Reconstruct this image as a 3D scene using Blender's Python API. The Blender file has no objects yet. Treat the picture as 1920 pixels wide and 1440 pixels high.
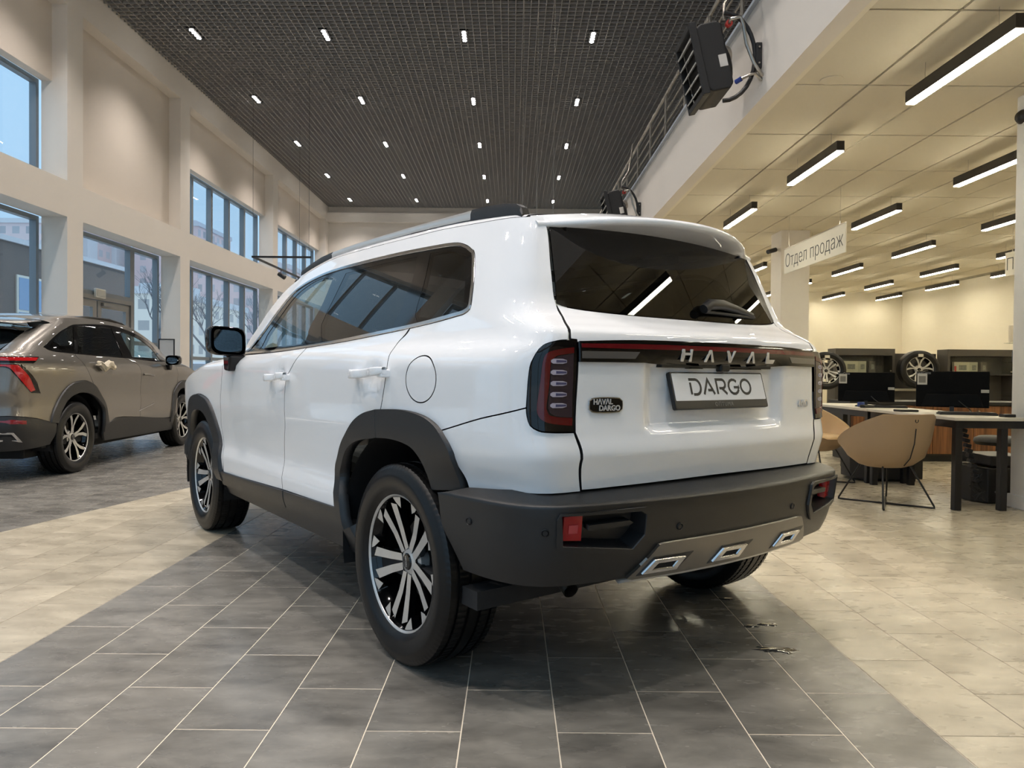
import bpy, bmesh, math, random
import numpy as np
from mathutils import Vector, Matrix, geometry
scene = bpy.context.scene
COL = scene.collection
random.seed(7)
# ------------------------------------------------------------------ camera
F_PX, CAM_H, C_YAW, C_PIT, C_ROLL = 1361.5, 1.06, .0005, .0151, .00905
cd = bpy.data.cameras.new('camera'); cam = bpy.data.objects.new('camera', cd); COL.objects.link(cam)
cd.sensor_fit = 'HORIZONTAL'; cd.sensor_width = 36.0; cd.lens = F_PX / 1920 * 36.0
cd.clip_start = .05; cd.clip_end = 1000
def _rot():
    cy, sy = math.cos(C_YAW), math.sin(C_YAW); cp, sp = math.cos(C_PIT), math.sin(C_PIT); cr, sr = math.cos(C_ROLL), math.sin(C_ROLL)
    R0 = Matrix(((1,0,0),(0,0,-1),(0,1,0))); Ry = Matrix(((cy,0,-sy),(0,1,0),(sy,0,cy)))
    Rx = Matrix(((1,0,0),(0,cp,-sp),(0,sp,cp))); Rz = Matrix(((cr,-sr,0),(sr,cr,0),(0,0,1)))
    return Rz @ Rx @ Ry @ R0
_R = _rot()                      # world -> (right, down, forward)
_M = Matrix((_R[0], -_R[1], -_R[2])).transposed().to_4x4(); _M.translation = Vector((0, 0, CAM_H))
cam.matrix_world = _M
scene.camera = cam
# ------------------------------------------------------------------ world: even winter overcast
w = bpy.data.worlds.new('overcast_sky'); scene.world = w; w.use_nodes = True
nt = w.node_tree; bg = nt.nodes['Background']
tc = nt.nodes.new('ShaderNodeTexCoord'); sx = nt.nodes.new('ShaderNodeSeparateXYZ'); rp = nt.nodes.new('ShaderNodeValToRGB')
nt.links.new(tc.outputs['Generated'], sx.inputs[0]); nt.links.new(sx.outputs['Z'], rp.inputs[0]); nt.links.new(rp.outputs[0], bg.inputs['Color'])
rp.color_ramp.elements[0].position = 0.0; rp.color_ramp.elements[0].color = (.19, .29, .39, 1)
rp.color_ramp.elements[1].position = 1.0; rp.color_ramp.elements[1].color = (.62, .76, .90, 1)      # overcast: brighter towards the zenith
e_ = rp.color_ramp.elements.new(.35); e_.color = (.195, .315, .44, 1)
bg.inputs['Strength'].default_value = 2.4
# ------------------------------------------------------------------ exposure and light levels
scene.view_settings.view_transform = 'Standard'; scene.view_settings.look = 'None'
scene.view_settings.gamma = 1.0; scene.view_settings.use_curve_mapping = False
scene.view_settings.exposure = 0.0
LED_EMIT = 50.0        # linear office lamps
SPOT_W = 430.0         # hall downlight, each four-lens fitting
LENS_EMIT = 60.0
LED_COL = (1.0, .92, .70); SPOT_COL = (1.0, .92, .86)
scene.cycles.max_bounces = 8; scene.cycles.diffuse_bounces = 4; scene.cycles.glossy_bounces = 5
scene.cycles.transmission_bounces = 6; scene.cycles.transparent_max_bounces = 12
scene.cycles.caustics_reflective = False; scene.cycles.caustics_refractive = False
scene.cycles.sample_clamp_indirect = 6.0; scene.cycles.use_denoising = True; scene.cycles.denoising_prefilter = 'FAST'
# ------------------------------------------------------------------ helpers
def srgb(r, g, b):
    f = lambda c: (c/255/12.92) if c/255 <= .04045 else ((c/255+.055)/1.055)**2.4
    return (f(r), f(g), f(b), 1.0)
MATS = {}
def mat(name, col, rough=.5, metal=0., coat=0., spec=None, emit=None, emit_s=0., coat_r=.03, bump=None, noise=None, trans=0., ior=None):
    if name in MATS: return MATS[name]
    m = bpy.data.materials.new(name); m.use_nodes = True; n = m.node_tree; b = n.nodes['Principled BSDF']
    if len(col) == 3: col = tuple(col) + (1,)
    b.inputs['Base Color'].default_value = col; b.inputs['Roughness'].default_value = rough; b.inputs['Metallic'].default_value = metal
    b.inputs['Coat Weight'].default_value = coat; b.inputs['Coat Roughness'].default_value = coat_r
    if spec is not None: b.inputs['Specular IOR Level'].default_value = spec
    if ior: b.inputs['IOR'].default_value = ior
    if trans: b.inputs['Transmission Weight'].default_value = trans
    if emit: b.inputs['Emission Color'].default_value = tuple(emit)[:3] + (1,); b.inputs['Emission Strength'].default_value = emit_s
    if noise or bump:
        t = n.nodes.new('ShaderNodeTexCoord'); nz = n.nodes.new('ShaderNodeTexNoise')
        nz.inputs['Scale'].default_value = (noise or bump)[0]; nz.inputs['Detail'].default_value = 5
        n.links.new(t.outputs['Object'], nz.inputs['Vector'])
        if noise:
            mx = n.nodes.new('ShaderNodeMix'); mx.data_type = 'RGBA'; mx.inputs['A'].default_value = col
            c2 = noise[1]; mx.inputs['B'].default_value = c2 if len(c2) == 4 else tuple(c2) + (1,)
            n.links.new(nz.outputs['Fac'], mx.inputs['Factor']); n.links.new(mx.outputs['Result'], b.inputs['Base Color'])
        if bump:
            bp = n.nodes.new('ShaderNodeBump'); bp.inputs['Strength'].default_value = bump[1]; bp.inputs['Distance'].default_value = .01
            n.links.new(nz.outputs['Fac'], bp.inputs['Height']); n.links.new(bp.outputs[0], b.inputs['Normal'])
    MATS[name] = m; return m
def glass_mat(name, tint, ior=1.5, rough=0.0):
    """a thin pane: clear or tinted body with Fresnel reflection"""
    if name in MATS: return MATS[name]
    m = bpy.data.materials.new(name); m.use_nodes = True; n = m.node_tree; n.nodes.clear()
    o = n.nodes.new('ShaderNodeOutputMaterial'); mx = n.nodes.new('ShaderNodeMixShader'); fr = n.nodes.new('ShaderNodeFresnel')
    tr = n.nodes.new('ShaderNodeBsdfTransparent'); gl = n.nodes.new('ShaderNodeBsdfGlossy')
    fr.inputs['IOR'].default_value = ior; tr.inputs['Color'].default_value = tuple(tint) + (1,); gl.inputs['Roughness'].default_value = rough
    ge = n.nodes.new('ShaderNodeNewGeometry'); inv = n.nodes.new('ShaderNodeMath'); inv.operation = 'SUBTRACT'; inv.inputs[0].default_value = 1
    mu = n.nodes.new('ShaderNodeMath'); mu.operation = 'MULTIPLY'
    n.links.new(ge.outputs['Backfacing'], inv.inputs[1]); n.links.new(fr.outputs[0], mu.inputs[0]); n.links.new(inv.outputs[0], mu.inputs[1])
    n.links.new(mu.outputs[0], mx.inputs[0]); n.links.new(tr.outputs[0], mx.inputs[1]); n.links.new(gl.outputs[0], mx.inputs[2])
    n.links.new(mx.outputs[0], o.inputs[0]); MATS[name] = m; return m
class MB:
    def __init__(s): s.v = []; s.f = []; s.m = []
    def add(s, vs, fs, m=0):
        k = len(s.v); s.v += [tuple(map(float, p)) for p in vs]; s.f += [tuple(i+k for i in f) for f in fs]
        s.m += [m]*len(fs) if isinstance(m, int) else list(m); return s
    def box(s, c, d, R=None, m=0):
        vs = [Vector((x*d[0]/2, y*d[1]/2, z*d[2]/2)) for x in (-1,1) for y in (-1,1) for z in (-1,1)]
        if R is not None:
            if not isinstance(R, Matrix): R = Matrix.Rotation(R, 3, 'Z')
            vs = [R @ v for v in vs]
        vs = [v + Vector(c) for v in vs]
        return s.add(vs, [(0,1,3,2),(4,6,7,5),(0,4,5,1),(2,3,7,6),(0,2,6,4),(1,5,7,3)], m)
    def bb(s, a, b, m=0): return s.box([(a[i]+b[i])/2 for i in range(3)], [abs(b[i]-a[i]) for i in range(3)], None, m)
    def prism(s, poly, axis, a, b, m=0, mside=None):
        n = len(poly); mk = {0: lambda p, t: (t, p[0], p[1]), 1: lambda p, t: (p[0], t, p[1]), 2: lambda p, t: (p[0], p[1], t)}[axis]
        vs = [mk(p, a) for p in poly] + [mk(p, b) for p in poly]
        ar = sum(poly[i][0]*poly[(i+1) % n][1]-poly[(i+1) % n][0]*poly[i][1] for i in range(n))
        flip = (ar > 0) ^ (axis == 1) ^ (b < a)
        top = tuple(range(n, 2*n)); bot = tuple(range(n))[::-1]
        sd = [(i, (i+1) % n, n+(i+1) % n, n+i) for i in range(n)]
        fs = [top, bot] + sd
        if not flip: fs = [f[::-1] for f in fs]
        return s.add(vs, fs, [m, m] + [m if mside is None else mside]*n)
    def tube(s, path, r, n=8, closed=False, caps=True, m=0):
        P = [Vector(p) for p in path]; rs = r if isinstance(r, (list, tuple)) else [r]*len(P); N = len(P)
        T = []
        for i in range(N):
            a = P[(i-1) % N] if (closed or i) else P[0]; b = P[(i+1) % N] if (closed or i < N-1) else P[-1]
            T.append((b-a).normalized())
        u = T[0].orthogonal().normalized(); vs = []; k = 0
        for i in range(N):
            u = (u - T[i]*u.dot(T[i])).normalized(); v = T[i].cross(u)
            vs += [P[i] + (u*math.cos(2*math.pi*j/n)+v*math.sin(2*math.pi*j/n))*rs[i] for j in range(n)]
        fs = []
        for i in range(N if closed else N-1):
            a = i*n; b = ((i+1) % N)*n
            fs += [(a+j, a+(j+1) % n, b+(j+1) % n, b+j) for j in range(n)]
        if caps and not closed: fs += [tuple(range(n))[::-1], tuple((N-1)*n+j for j in range(n))]
        return s.add(vs, fs, m)
    def cyl(s, a, b, r, r2=None, n=16, m=0): return s.tube([a, b], [r, r if r2 is None else r2], n, m=m)
    def lathe(s, prof, n=32, c=(0,0,0), axis='Z', m=0, caps=False, mod=None):
        vs = []
        for i in range(n):
            t = 2*math.pi*i/n; cs, sn = math.cos(t), math.sin(t)
            for j, (r, h) in enumerate(prof):
                if mod: r = mod(i, j, r, h)
                p = {'Z': (r*cs, r*sn, h), 'Y': (r*sn, h, r*cs), 'X': (h, r*cs, r*sn)}[axis]
                vs.append((p[0]+c[0], p[1]+c[1], p[2]+c[2]))
        k = len(prof); fs = [(i*k+j, ((i+1) % n)*k+j, ((i+1) % n)*k+j+1, i*k+j+1) for i in range(n) for j in range(k-1)]
        if caps: fs += [tuple(i*k for i in range(n))[::-1], tuple(i*k+k-1 for i in range(n))]
        return s.add(vs, fs, m)
    def xf(s, M): s.v = [tuple(M @ Vector(p)) for p in s.v]; return s
    def mesh(s, name, mats, smooth=None, fixn=True):
        me = bpy.data.meshes.new(name); me.from_pydata(s.v, [], s.f)
        mats = mats if isinstance(mats, (list, tuple)) else [mats]
        for x in mats: me.materials.append(x)
        if len(mats) > 1: me.polygons.foreach_set('material_index', s.m)
        if fixn:
            bm = bmesh.new(); bm.from_mesh(me); bmesh.ops.recalc_face_normals(bm, faces=bm.faces); bm.to_mesh(me); bm.free()
        if smooth is not None:
            me.polygons.foreach_set('use_smooth', [True]*len(me.polygons))
            if smooth < 180: me.set_sharp_from_angle(angle=math.radians(smooth))
        me.update(); return me
    def obj(s, name, mats, parent=None, loc=None, smooth=None, bev=0, rz=None, seg=2):
        return link(name, s.mesh(name, mats, smooth), parent, loc, bev, rz, seg)
def link(name, me, parent=None, loc=None, bev=0, rz=None, seg=2):
    o = bpy.data.objects.new(name, me); COL.objects.link(o)
    if parent: o.parent = parent
    if loc is not None: o.location = loc
    if rz is not None: o.rotation_euler = (0, 0, rz)
    if bev:
        b = o.modifiers.new('edge', 'BEVEL'); b.width = bev; b.segments = seg; b.limit_method = 'ANGLE'; b.angle_limit = math.radians(35)
    return o
def tag(o, label, cat, group=None, kind=None):
    o['label'] = label; o['category'] = cat
    if group: o['group'] = group
    if kind: o['kind'] = kind
    return o
def thing(name, label, cat, loc=(0,0,0), rz=0, group=None):
    o = bpy.data.objects.new(name, None); COL.objects.link(o); o.location = loc; o.rotation_euler = (0, 0, rz)
    o.empty_display_size = .1
    return tag(o, label, cat, group)
def structure(o): o['kind'] = 'structure'; return o
def copy_tree(o, parent=None):
    c = o.copy(); COL.objects.link(c); c.parent = parent
    for ch in list(o.children): copy_tree(ch, c)
    return c
def text_mb(body, size=1.0, ext=.002, bold=0., align='CENTER', spacing=1.0):
    """lettering as an extruded outline in the local XY plane"""
    cu = bpy.data.curves.new('lettering', 'FONT'); cu.body = body; cu.size = size; cu.extrude = ext; cu.offset = bold
    cu.align_x = align; cu.align_y = 'CENTER'; cu.space_character = spacing; cu.resolution_u = 4
    o = bpy.data.objects.new('lettering', cu); COL.objects.link(o); dg = bpy.context.evaluated_depsgraph_get()
    me = o.evaluated_get(dg).to_mesh(); mb = MB(); mb.add([tuple(v.co) for v in me.vertices], [tuple(p.vertices) for p in me.polygons])
    bpy.data.objects.remove(o); bpy.data.curves.remove(cu); return mb
def split_letters(mb):
    """one MB for each separate character outline"""
    key = {}; idx = [key.setdefault(tuple(round(c, 5) for c in v), i) for i, v in enumerate(mb.v)]; p = list(range(len(mb.v)))
    def f(a):
        while p[a] != a: p[a] = p[p[a]]; a = p[a]
        return a
    for q in mb.f:
        for i in q[1:]: p[f(idx[i])] = f(idx[q[0]])
    out = {}
    for q in mb.f: out.setdefault(f(idx[q[0]]), []).append(q)
    res = []
    for fs in out.values():
        used = sorted({i for q in fs for i in q}); mp = {o: n for n, o in enumerate(used)}; m = MB()
        m.add([mb.v[i] for i in used], [tuple(mp[i] for i in q) for q in fs]); res.append(m)
    return res
def wall_holes(name, axis, a, b, rect, holes, m):
    """slab between planes a and b on an axis; rect / holes = (u0,v0,u1,v1) with u,v the other two axes"""
    def ring(r): return [(r[0],r[1]),(r[2],r[1]),(r[2],r[3]),(r[0],r[3])]
    pts = []; edges = []
    for r in [rect] + list(holes):
        k = len(pts); pts += [Vector(p) for p in ring(r)]; edges += [(k+i, k+(i+1) % 4) for i in range(4)]
    V, E, Fs = geometry.delaunay_2d_cdt(pts, edges, [], 0, 1e-5)[:3]
    keep = []
    for f in Fs:
        c = sum((V[i] for i in f), Vector((0, 0)))/len(f)
        if not any(h[0] < c.x < h[2] and h[1] < c.y < h[3] for h in holes): keep.append(tuple(f))
    mk = (lambda p, t: (t, p.x, p.y)) if axis == 0 else ((lambda p, t: (p.x, t, p.y)) if axis == 1 else (lambda p, t: (p.x, p.y, t)))
    mb = MB(); n = len(V); vs = [mk(p, a) for p in V] + [mk(p, b) for p in V]
    cnt = {}
    for f in keep:
        for i in range(len(f)): e = tuple(sorted((f[i], f[(i+1) % len(f)]))); cnt[e] = cnt.get(e, 0)+1
    fs = keep + [tuple(i+n for i in f[::-1]) for f in keep] + [(e[0], e[1], e[1]+n, e[0]+n) for e, c in cnt.items() if c == 1]
    mb.add(vs, fs); return structure(mb.obj(name, m))
def rot_dir(d, up=Vector((0,0,1))):
    d = Vector(d).normalized(); return d.to_track_quat('Z', 'Y').to_matrix()
def pchip(xs,ys):
    xs=np.array(xs,float);ys=np.array(ys,float);h=np.diff(xs);d=np.diff(ys)/h
    m=np.zeros_like(xs)
    for i in range(1,len(xs)-1):
        if d[i-1]*d[i]>0:
            w1=2*h[i]+h[i-1];w2=h[i]+2*h[i-1];m[i]=(w1+w2)/(w1/d[i-1]+w2/d[i])
    m[0]=d[0];m[-1]=d[-1]
    def f(x):
        x=np.asarray(x,float);xc=np.clip(x,xs[0],xs[-1])
        i=np.clip(np.searchsorted(xs,xc,'right')-1,0,len(h)-1)
        t=(xc-xs[i])/h[i]
        y=(ys[i]*(1+2*t)*(1-t)**2+m[i]*h[i]*t*(1-t)**2+ys[i+1]*t*t*(3-2*t)+m[i+1]*h[i]*t*t*(t-1))
        return y+np.where(x<xs[0],(x-xs[0])*m[0],0)+np.where(x>xs[-1],(x-xs[-1])*m[-1],0)
    return f
def sstep(a,b,x):
    t=np.clip((np.asarray(x,float)-a)/(b-a),0,1);return t*t*(3-2*t)
class Surf:
    # rear half (tau 0-.7), corner (.7-1), side (tau-1 = x - x1)
    def __init__(s,rear,crown,y0,dx,w,dent=None):
        s.rear=rear;s.crown=crown;s.y0=y0;s.dx=dx;s.w=w;s.dent=dent or (lambda y,z:0*y)
    def rx(s,y,z): return s.rear(z)+s.crown(z)*y*y+s.dent(y,z)
    def x1(s,z): y0=s.y0(z);return s.rear(z)+s.crown(z)*y0*y0+s.dx(z)
    def P(s,tau,z):
        tau=np.asarray(tau,float);z=np.asarray(z,float);tau,z=np.broadcast_arrays(tau,z)
        y0=s.y0(z);x1=s.x1(z);at=np.abs(tau);sg=np.where(tau<0,-1.,1.)
        yr=np.minimum(at/.7,1)*y0;xr=s.rx(yr,z)
        xs=x1+np.maximum(at-1,0);ys=s.w(xs,z)
        c=np.clip((at-.7)/.3,0,1)
        A=(s.rx(y0,z),y0);B=(x1,s.w(x1,z));e=1e-3
        tA=((s.rx(y0+e,z)-s.rx(y0-e,z))/(2*e),np.ones_like(z));tB=(np.ones_like(z),(s.w(x1+e,z)-s.w(x1-e,z))/(2*e))
        lx=np.abs(B[0]-A[0]);ly=np.abs(B[1]-A[1])
        C1=(A[0]+tA[0]*ly*.62,A[1]+tA[1]*ly*.62);C2=(B[0]-tB[0]*lx*.62,B[1]-tB[1]*lx*.62)
        b=lambda i:(1-c)**3*A[i]+3*(1-c)**2*c*C1[i]+3*(1-c)*c*c*C2[i]+c**3*B[i]
        x=np.where(at<=.7,xr,np.where(at<1,b(0),xs));y=np.where(at<=.7,yr,np.where(at<1,b(1),ys))
        return np.stack([x,y*sg,z],-1)
    def N(s,tau,z):
        e=1.5e-3
        a=s.P(np.asarray(tau)+e,z)-s.P(np.asarray(tau)-e,z);b=s.P(tau,np.asarray(z)+e)-s.P(tau,np.asarray(z)-e)
        n=np.cross(b,a);n/=np.linalg.norm(n,axis=-1,keepdims=True)+1e-12
        return n
    def tau_of_x(s,x,z): return 1+(x-s.x1(np.asarray(z,float)))
# ---- white SUV body
_wl=pchip([.20,.30,.38,.46,.52,.62,.74,.86,1.0,1.08,1.12,1.16,1.20,1.30],
          [.84,.87,.90,.922,.922,.902,.912,.923,.924,.922,.914,.893,.868,.82])
def _wz(z):
    z=np.asarray(z,float);d=z-1.16;up=.889-.36*d-.12*d*d;u=sstep(1.13,1.20,z)
    return _wl(np.minimum(z,1.30))*(1-u)+up*u
def body_w(x,z):
    x=np.asarray(x,float);u=sstep(1.08,1.20,z)
    lo=.010*np.clip(1.2-x,0,3)**2+.05*np.clip((.1-x)/.7,0,2)**2+.055*np.clip((x-2.7)/.8,0,2)**2+.30*np.clip((x-3.3)/.4,0,1.2)**2.5
    w=_wz(z)-lo*(1-u)-.045*(x-.9)**2*u
    w=w-.028*sstep(.80,.69,z)*sstep(-.15,-.40,x)
    for hx,hz in ((.205,1.035),(1.215,1.02)):
        w=w-.022*np.exp(-((x-hx)/.055)**4-((np.asarray(z)-hz)/.045)**2)
    return w
_r=pchip([.30,.60,.70,.785,.80,.812,.87,.95,1.06,1.12,1.19,1.23,1.27,1.40,1.56,1.62,1.70],
         [-.69,-.71,-.722,-.742,-.747,-.747,-.738,-.733,-.735,-.735,-.725,-.665,-.602,-.545,-.478,-.44,-.38])
_c=pchip([.3,.7,.9,1.15,1.28,1.6],[.08,.10,.11,.12,.16,.17])
def body_dent(y,z):
    y=np.abs(y);z=np.asarray(z,float)
    m=sstep(.40,.33,y-(z-.95)*.0)*sstep(.865,.90,z)*sstep(1.125,1.085,z)
    return .03*m
BODY=Surf(_r,_c,pchip([.3,1.2,1.3,1.6],[.70,.70,.66,.58]),pchip([.3,1.1,1.3,1.6],[.20,.20,.20,.20]),body_w,body_dent)
# ---- rear window pane: its own straight profile
GLS=Surf(lambda z:-.602+.40*(np.asarray(z,float)-1.27)+.12*(np.asarray(z,float)-1.27)**2,lambda z:.16+0*np.asarray(z,float),BODY.y0,BODY.dx,body_w)
# ---- bumper (black)
_bwz=pchip([.24,.30,.40,.55,.640,.658,.667,.674,.70,.72],[.80,.86,.90,.925,.932,.934,.932,.922,.878,.85])
def bump_w(x,z):
    return _bwz(z)-.055*np.clip((.1-np.asarray(x,float))/.7,0,2)**2
_br=pchip([.24,.30,.38,.50,.60,.645,.660,.668,.675,.702,.715],[-.62,-.70,-.76,-.815,-.832,-.837,-.837,-.832,-.812,-.69,-.64])
BUMP=Surf(_br,pchip([.24,.7],[.16,.16]),pchip([.24,.7],[.66,.66]),pchip([.24,.7],[.26,.26]),bump_w)
# ---- grey crossover body
_gz=pchip([.18,.26,.40,.50,.60,.75,.90,1.02,1.10,1.18,1.24,1.40,1.55,1.62,1.68],
          [.84,.88,.905,.92,.915,.905,.915,.925,.915,.885,.855,.775,.69,.63,.55])
def grey_w(x,z):
    x=np.asarray(x,float)
    w=_gz(z)-.07*np.clip((.1-x)/.8,0,2)**2-.06*np.clip((x-2.7)/.8,0,2)**2-.30*np.clip((x-3.3)/.4,0,1.2)**2.5
    w=w-.06*np.clip((x-1.0)/1.0,0,1.6)**2*sstep(1.1,1.3,z)-.02*np.clip((.6-x)/1.,0,1)**2*sstep(1.15,1.3,z)
    return w
_gr=pchip([.25,.40,.55,.70,.85,1.0,1.12,1.19,1.24,1.32,1.44,1.56,1.62],
          [-.80,-.88,-.92,-.90,-.93,-.92,-.92,-.90,-.78,-.60,-.32,-.02,.12])
GREY=Surf(_gr,pchip([.3,1.2,1.5],[.14,.14,.12]),pchip([.3,1.2,1.5],[.66,.64,.56]),pchip([.3,1.2,1.5],[.26,.24,.18]),grey_w)
P_dlo_bot=[(3.44,1.15,1),(2.905,1.156),(2.423,1.17),(2.052,1.186),(1.743,1.205),(1.46,1.224)]
P_dlo_rest=[(1.46,1.224),(1.278,1.24),(1.149,1.254),(1.075,1.265),(1.041,1.291),(1.041,1.374),(1.06,1.483),(1.08,1.505),(1.124,1.53),(1.196,1.548),(1.373,1.555),(1.682,1.56),(2.156,1.559),(2.416,1.549),(2.65,1.521),(2.806,1.482),(2.993,1.386),(3.198,1.274)]
P_glass_f=[(3.262,1.179,1),(2.485,1.187,1),(2.369,1.248),(2.259,1.375),(2.212,1.514,1),(2.403,1.532),(2.627,1.497),(2.767,1.446),(2.935,1.339),(3.102,1.247)]
P_glass_r=[(2.081,1.526,1),(2.142,1.404),(2.264,1.19,1),(1.738,1.21),(1.584,1.217,1),(1.481,1.289),(1.457,1.365),(1.434,1.418),(1.434,1.527,1),(1.702,1.53)]
P_glass_q=[(1.353,1.531,1),(1.357,1.403),(1.391,1.242,1),(1.268,1.247),(1.116,1.268),(1.08,1.293),(1.092,1.4),(1.11,1.46),(1.139,1.497),(1.203,1.523)]
P_fender_gap=[(3.406,1.121,1),(3.457,1.075),(3.642,1.011),(3.684,0.946),(3.72,0.848),(3.752,0.714),(3.665,0.525),(3.644,0.443,1)]
P_b_gap=[(2.423,1.17,1),(2.53,1.077),(2.602,1.012),(2.637,0.827),(2.663,0.63),(2.625,0.477,1)]
P_c_gap=[(1.46,1.224,1),(1.558,1.18),(1.573,1.133),(1.565,1.075),(1.597,0.955),(1.614,0.921,1)]
P_sill_top=[(3.619,0.446,1),(3.038,0.464),(2.567,0.48),(1.973,0.489,1)]
P_sill_mid=[(3.718,0.36,1),(2.614,0.392),(1.906,0.407,1)]
P_roof=[(0.798,1.601),(1.065,1.612),(1.29,1.621),(1.51,1.621),(1.733,1.623),(1.974,1.625),(2.283,1.623),(2.589,1.591),(2.759,1.566),(2.988,1.51),(3.198,1.412),(3.413,1.284),(3.52,1.156)]
P_arch_o=[(1.962,0.486,1),(2.012,0.621),(1.979,0.716),(1.929,0.792),(1.833,0.858),(1.735,0.899),(1.627,0.92),(1.475,0.927),(1.376,0.923),(1.293,0.909),(1.229,0.881),(1.191,0.839),(1.156,0.779),(1.139,0.722),(1.126,0.672,1)]
P_arch_i=[(1.262,0.657,1),(1.284,0.707),(1.322,0.755),(1.378,0.792),(1.446,0.809),(1.541,0.815),(1.693,0.806),(1.802,0.786),(1.888,0.747),(1.937,0.684),(1.959,0.619),(1.918,0.528),(1.911,0.494,1)]
P_farch_o=[(3.723,0.393,1),(3.732,0.485),(3.88,0.602),(3.931,0.733),(3.994,0.825),(4.131,0.881),(4.361,0.898),(4.638,0.875)]
P_farch_i=[(3.779,0.386,1),(3.829,0.514),(4.035,0.658),(4.093,0.738),(4.165,0.776),(4.335,0.789),(4.604,0.761)]
P_tail_gap=[(0.68,1.605,1),(0.669,1.55),(0.663,1.418),(0.65,1.316),(0.638,1.254),(0.671,1.196),(0.68,1.162,1)]
P_lamp=[(0.655,1.165,1),(0.731,1.159),(0.794,1.144),(0.819,1.105),(0.831,1.06),(0.837,0.979),(0.837,0.93),(0.827,0.902),(0.797,0.886),(0.757,0.881),(0.669,0.879,1)]
P_lamp_red_o=[(0.67,1.14,1),(0.735,1.131),(0.773,1.118),(0.782,1.09),(0.791,1.02),(0.8,0.959),(0.797,0.934),(0.779,0.916),(0.743,0.906),(0.679,0.9,1)]
P_lamp_red_i=[(0.676,0.923,1),(0.736,0.928),(0.76,0.936),(0.767,0.954),(0.76,1.01),(0.755,1.07),(0.75,1.101),(0.733,1.113),(0.671,1.123,1)]
P_lamp_caps=[(0.749,1.096),(0.698,1.097),(0.752,1.062),(0.698,1.064),(0.755,1.029),(0.702,1.03),(0.759,0.995),(0.704,0.996),(0.76,0.962),(0.704,0.963)]
P_q_shut=[(1.165,0.877,1),(1.017,0.915),(0.839,0.955,1)]
P_q_low=[(0.653,0.697,1),(0.948,0.688),(1.123,0.674,1)]
P_g_gap=[(0.669,0.879,1),(0.659,0.848),(0.651,0.812),(0.649,0.765),(0.648,0.7,1)]
P_fuel=[(1.35,1.118),(1.326,0.954),(1.423,1.035),(1.237,1.037)]
P_badge=[(0.613,0.985),(0.479,0.984),(0.612,0.94),(0.479,0.937)]
P_wd=[(-0.525,0.968),(-0.613,0.927)]
P_plate=[(0.251,1.067),(-0.275,1.063),(0.211,0.941),(-0.331,0.939)]
P_letters=[(0.23,1.148),(0.18,1.118),(0.109,1.146),(-0.004,1.146),(-0.134,1.143),(-0.263,1.147),(-0.305,1.12)]
P_redstrip=[(0.651,1.155),(0.652,1.137),(0.238,1.151),(0.239,1.134),(-0.374,1.169),(-0.368,1.146),(-0.604,1.162)]
P_greystrip=[(0.647,1.125),(0.647,1.106),(0.411,1.133),(0.433,1.112)]
P_bp_top=[(1.184,0.664),(1.038,0.68),(0.896,0.688),(0.665,0.693)]
P_bp_edge=[(1.144,0.643),(0.849,0.668),(0.781,0.672),(0.149,0.674),(-0.68,0.677)]
P_bp_bot=[(1.032,0.436),(0.984,0.41),(0.831,0.432),(0.712,0.427),(0.588,0.41)]
P_bp_front=[(1.22,0.659),(1.184,0.547),(1.123,0.484),(1.059,0.415)]
P_fog_o=[(0.789,0.626,1),(0.781,0.646),(0.501,0.648),(0.484,0.638),(0.475,0.559),(0.489,0.531),(0.522,0.496),(0.774,0.534),(0.785,0.544)]
P_fog_i=[(0.778,0.639),(0.519,0.637),(0.495,0.625),(0.494,0.56),(0.536,0.518),(0.769,0.547)]
P_fog_red=[(0.77,0.628),(0.718,0.63),(0.714,0.553),(0.765,0.56)]
P_sens=[(1.051,0.591),(0.818,0.587),(0.325,0.569),(-0.351,0.566)]
P_skid=[(0.525,0.416,1),(0.426,0.523,1),(0.367,0.526),(0.025,0.525),(-0.429,0.518,1),(-0.485,0.467)]
P_skid_low=[(0.586,0.413),(0.307,0.41),(0.276,0.411),(0.017,0.415),(-0.114,0.426),(-0.408,0.441)]
P_tip1=[(0.472,0.438),(0.44,0.473),(0.304,0.471),(0.327,0.435)]
P_tip2=[(0.142,0.441),(0.091,0.469),(-0.029,0.469),(0.022,0.441)]
P_tip3=[(-0.237,0.439),(-0.29,0.468),(-0.414,0.477),(-0.357,0.453)]
P_g_dlo=[(1.032,1.27,1),(1.038,1.343),(1.075,1.444),(1.165,1.518),(1.285,1.542),(1.637,1.569),(1.988,1.579),(2.266,1.564),(2.638,1.526),(3.098,1.461),(3.578,1.355),(3.986,1.189,1),(3.701,1.168),(2.891,1.194),(2.127,1.207),(1.599,1.219),(1.201,1.237)]
P_g_gf=[(2.383,1.519,1),(2.326,1.481),(2.889,1.201,1),(3.799,1.173,1),(3.583,1.311),(3.061,1.433),(2.66,1.492)]
P_g_gr=[(1.299,1.517,1),(1.621,1.222,1),(2.112,1.217),(2.636,1.208,1),(2.31,1.389),(2.02,1.547,1),(1.656,1.543)]
P_g_gq=[(1.231,1.512,1),(1.139,1.463),(1.085,1.366),(1.097,1.272,1),(1.239,1.251),(1.567,1.235,1)]
P_g_roof=[(0.841,1.525),(0.926,1.584),(1.197,1.609),(1.756,1.651),(2.289,1.636),(2.674,1.573),(3.198,1.484),(3.782,1.372),(4.151,1.236)]
P_g_arch_o=[(1.162,0.535,1),(1.216,0.677),(1.357,0.815),(1.49,0.906),(1.661,0.94),(1.811,0.934),(1.981,0.872),(2.106,0.744),(2.188,0.602),(2.218,0.445,1)]
P_g_arch_i=[(2.097,0.368,1),(2.141,0.591),(2.041,0.705),(1.903,0.786),(1.706,0.818),(1.54,0.797),(1.397,0.731),(1.309,0.636),(1.26,0.528,1)]
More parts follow.
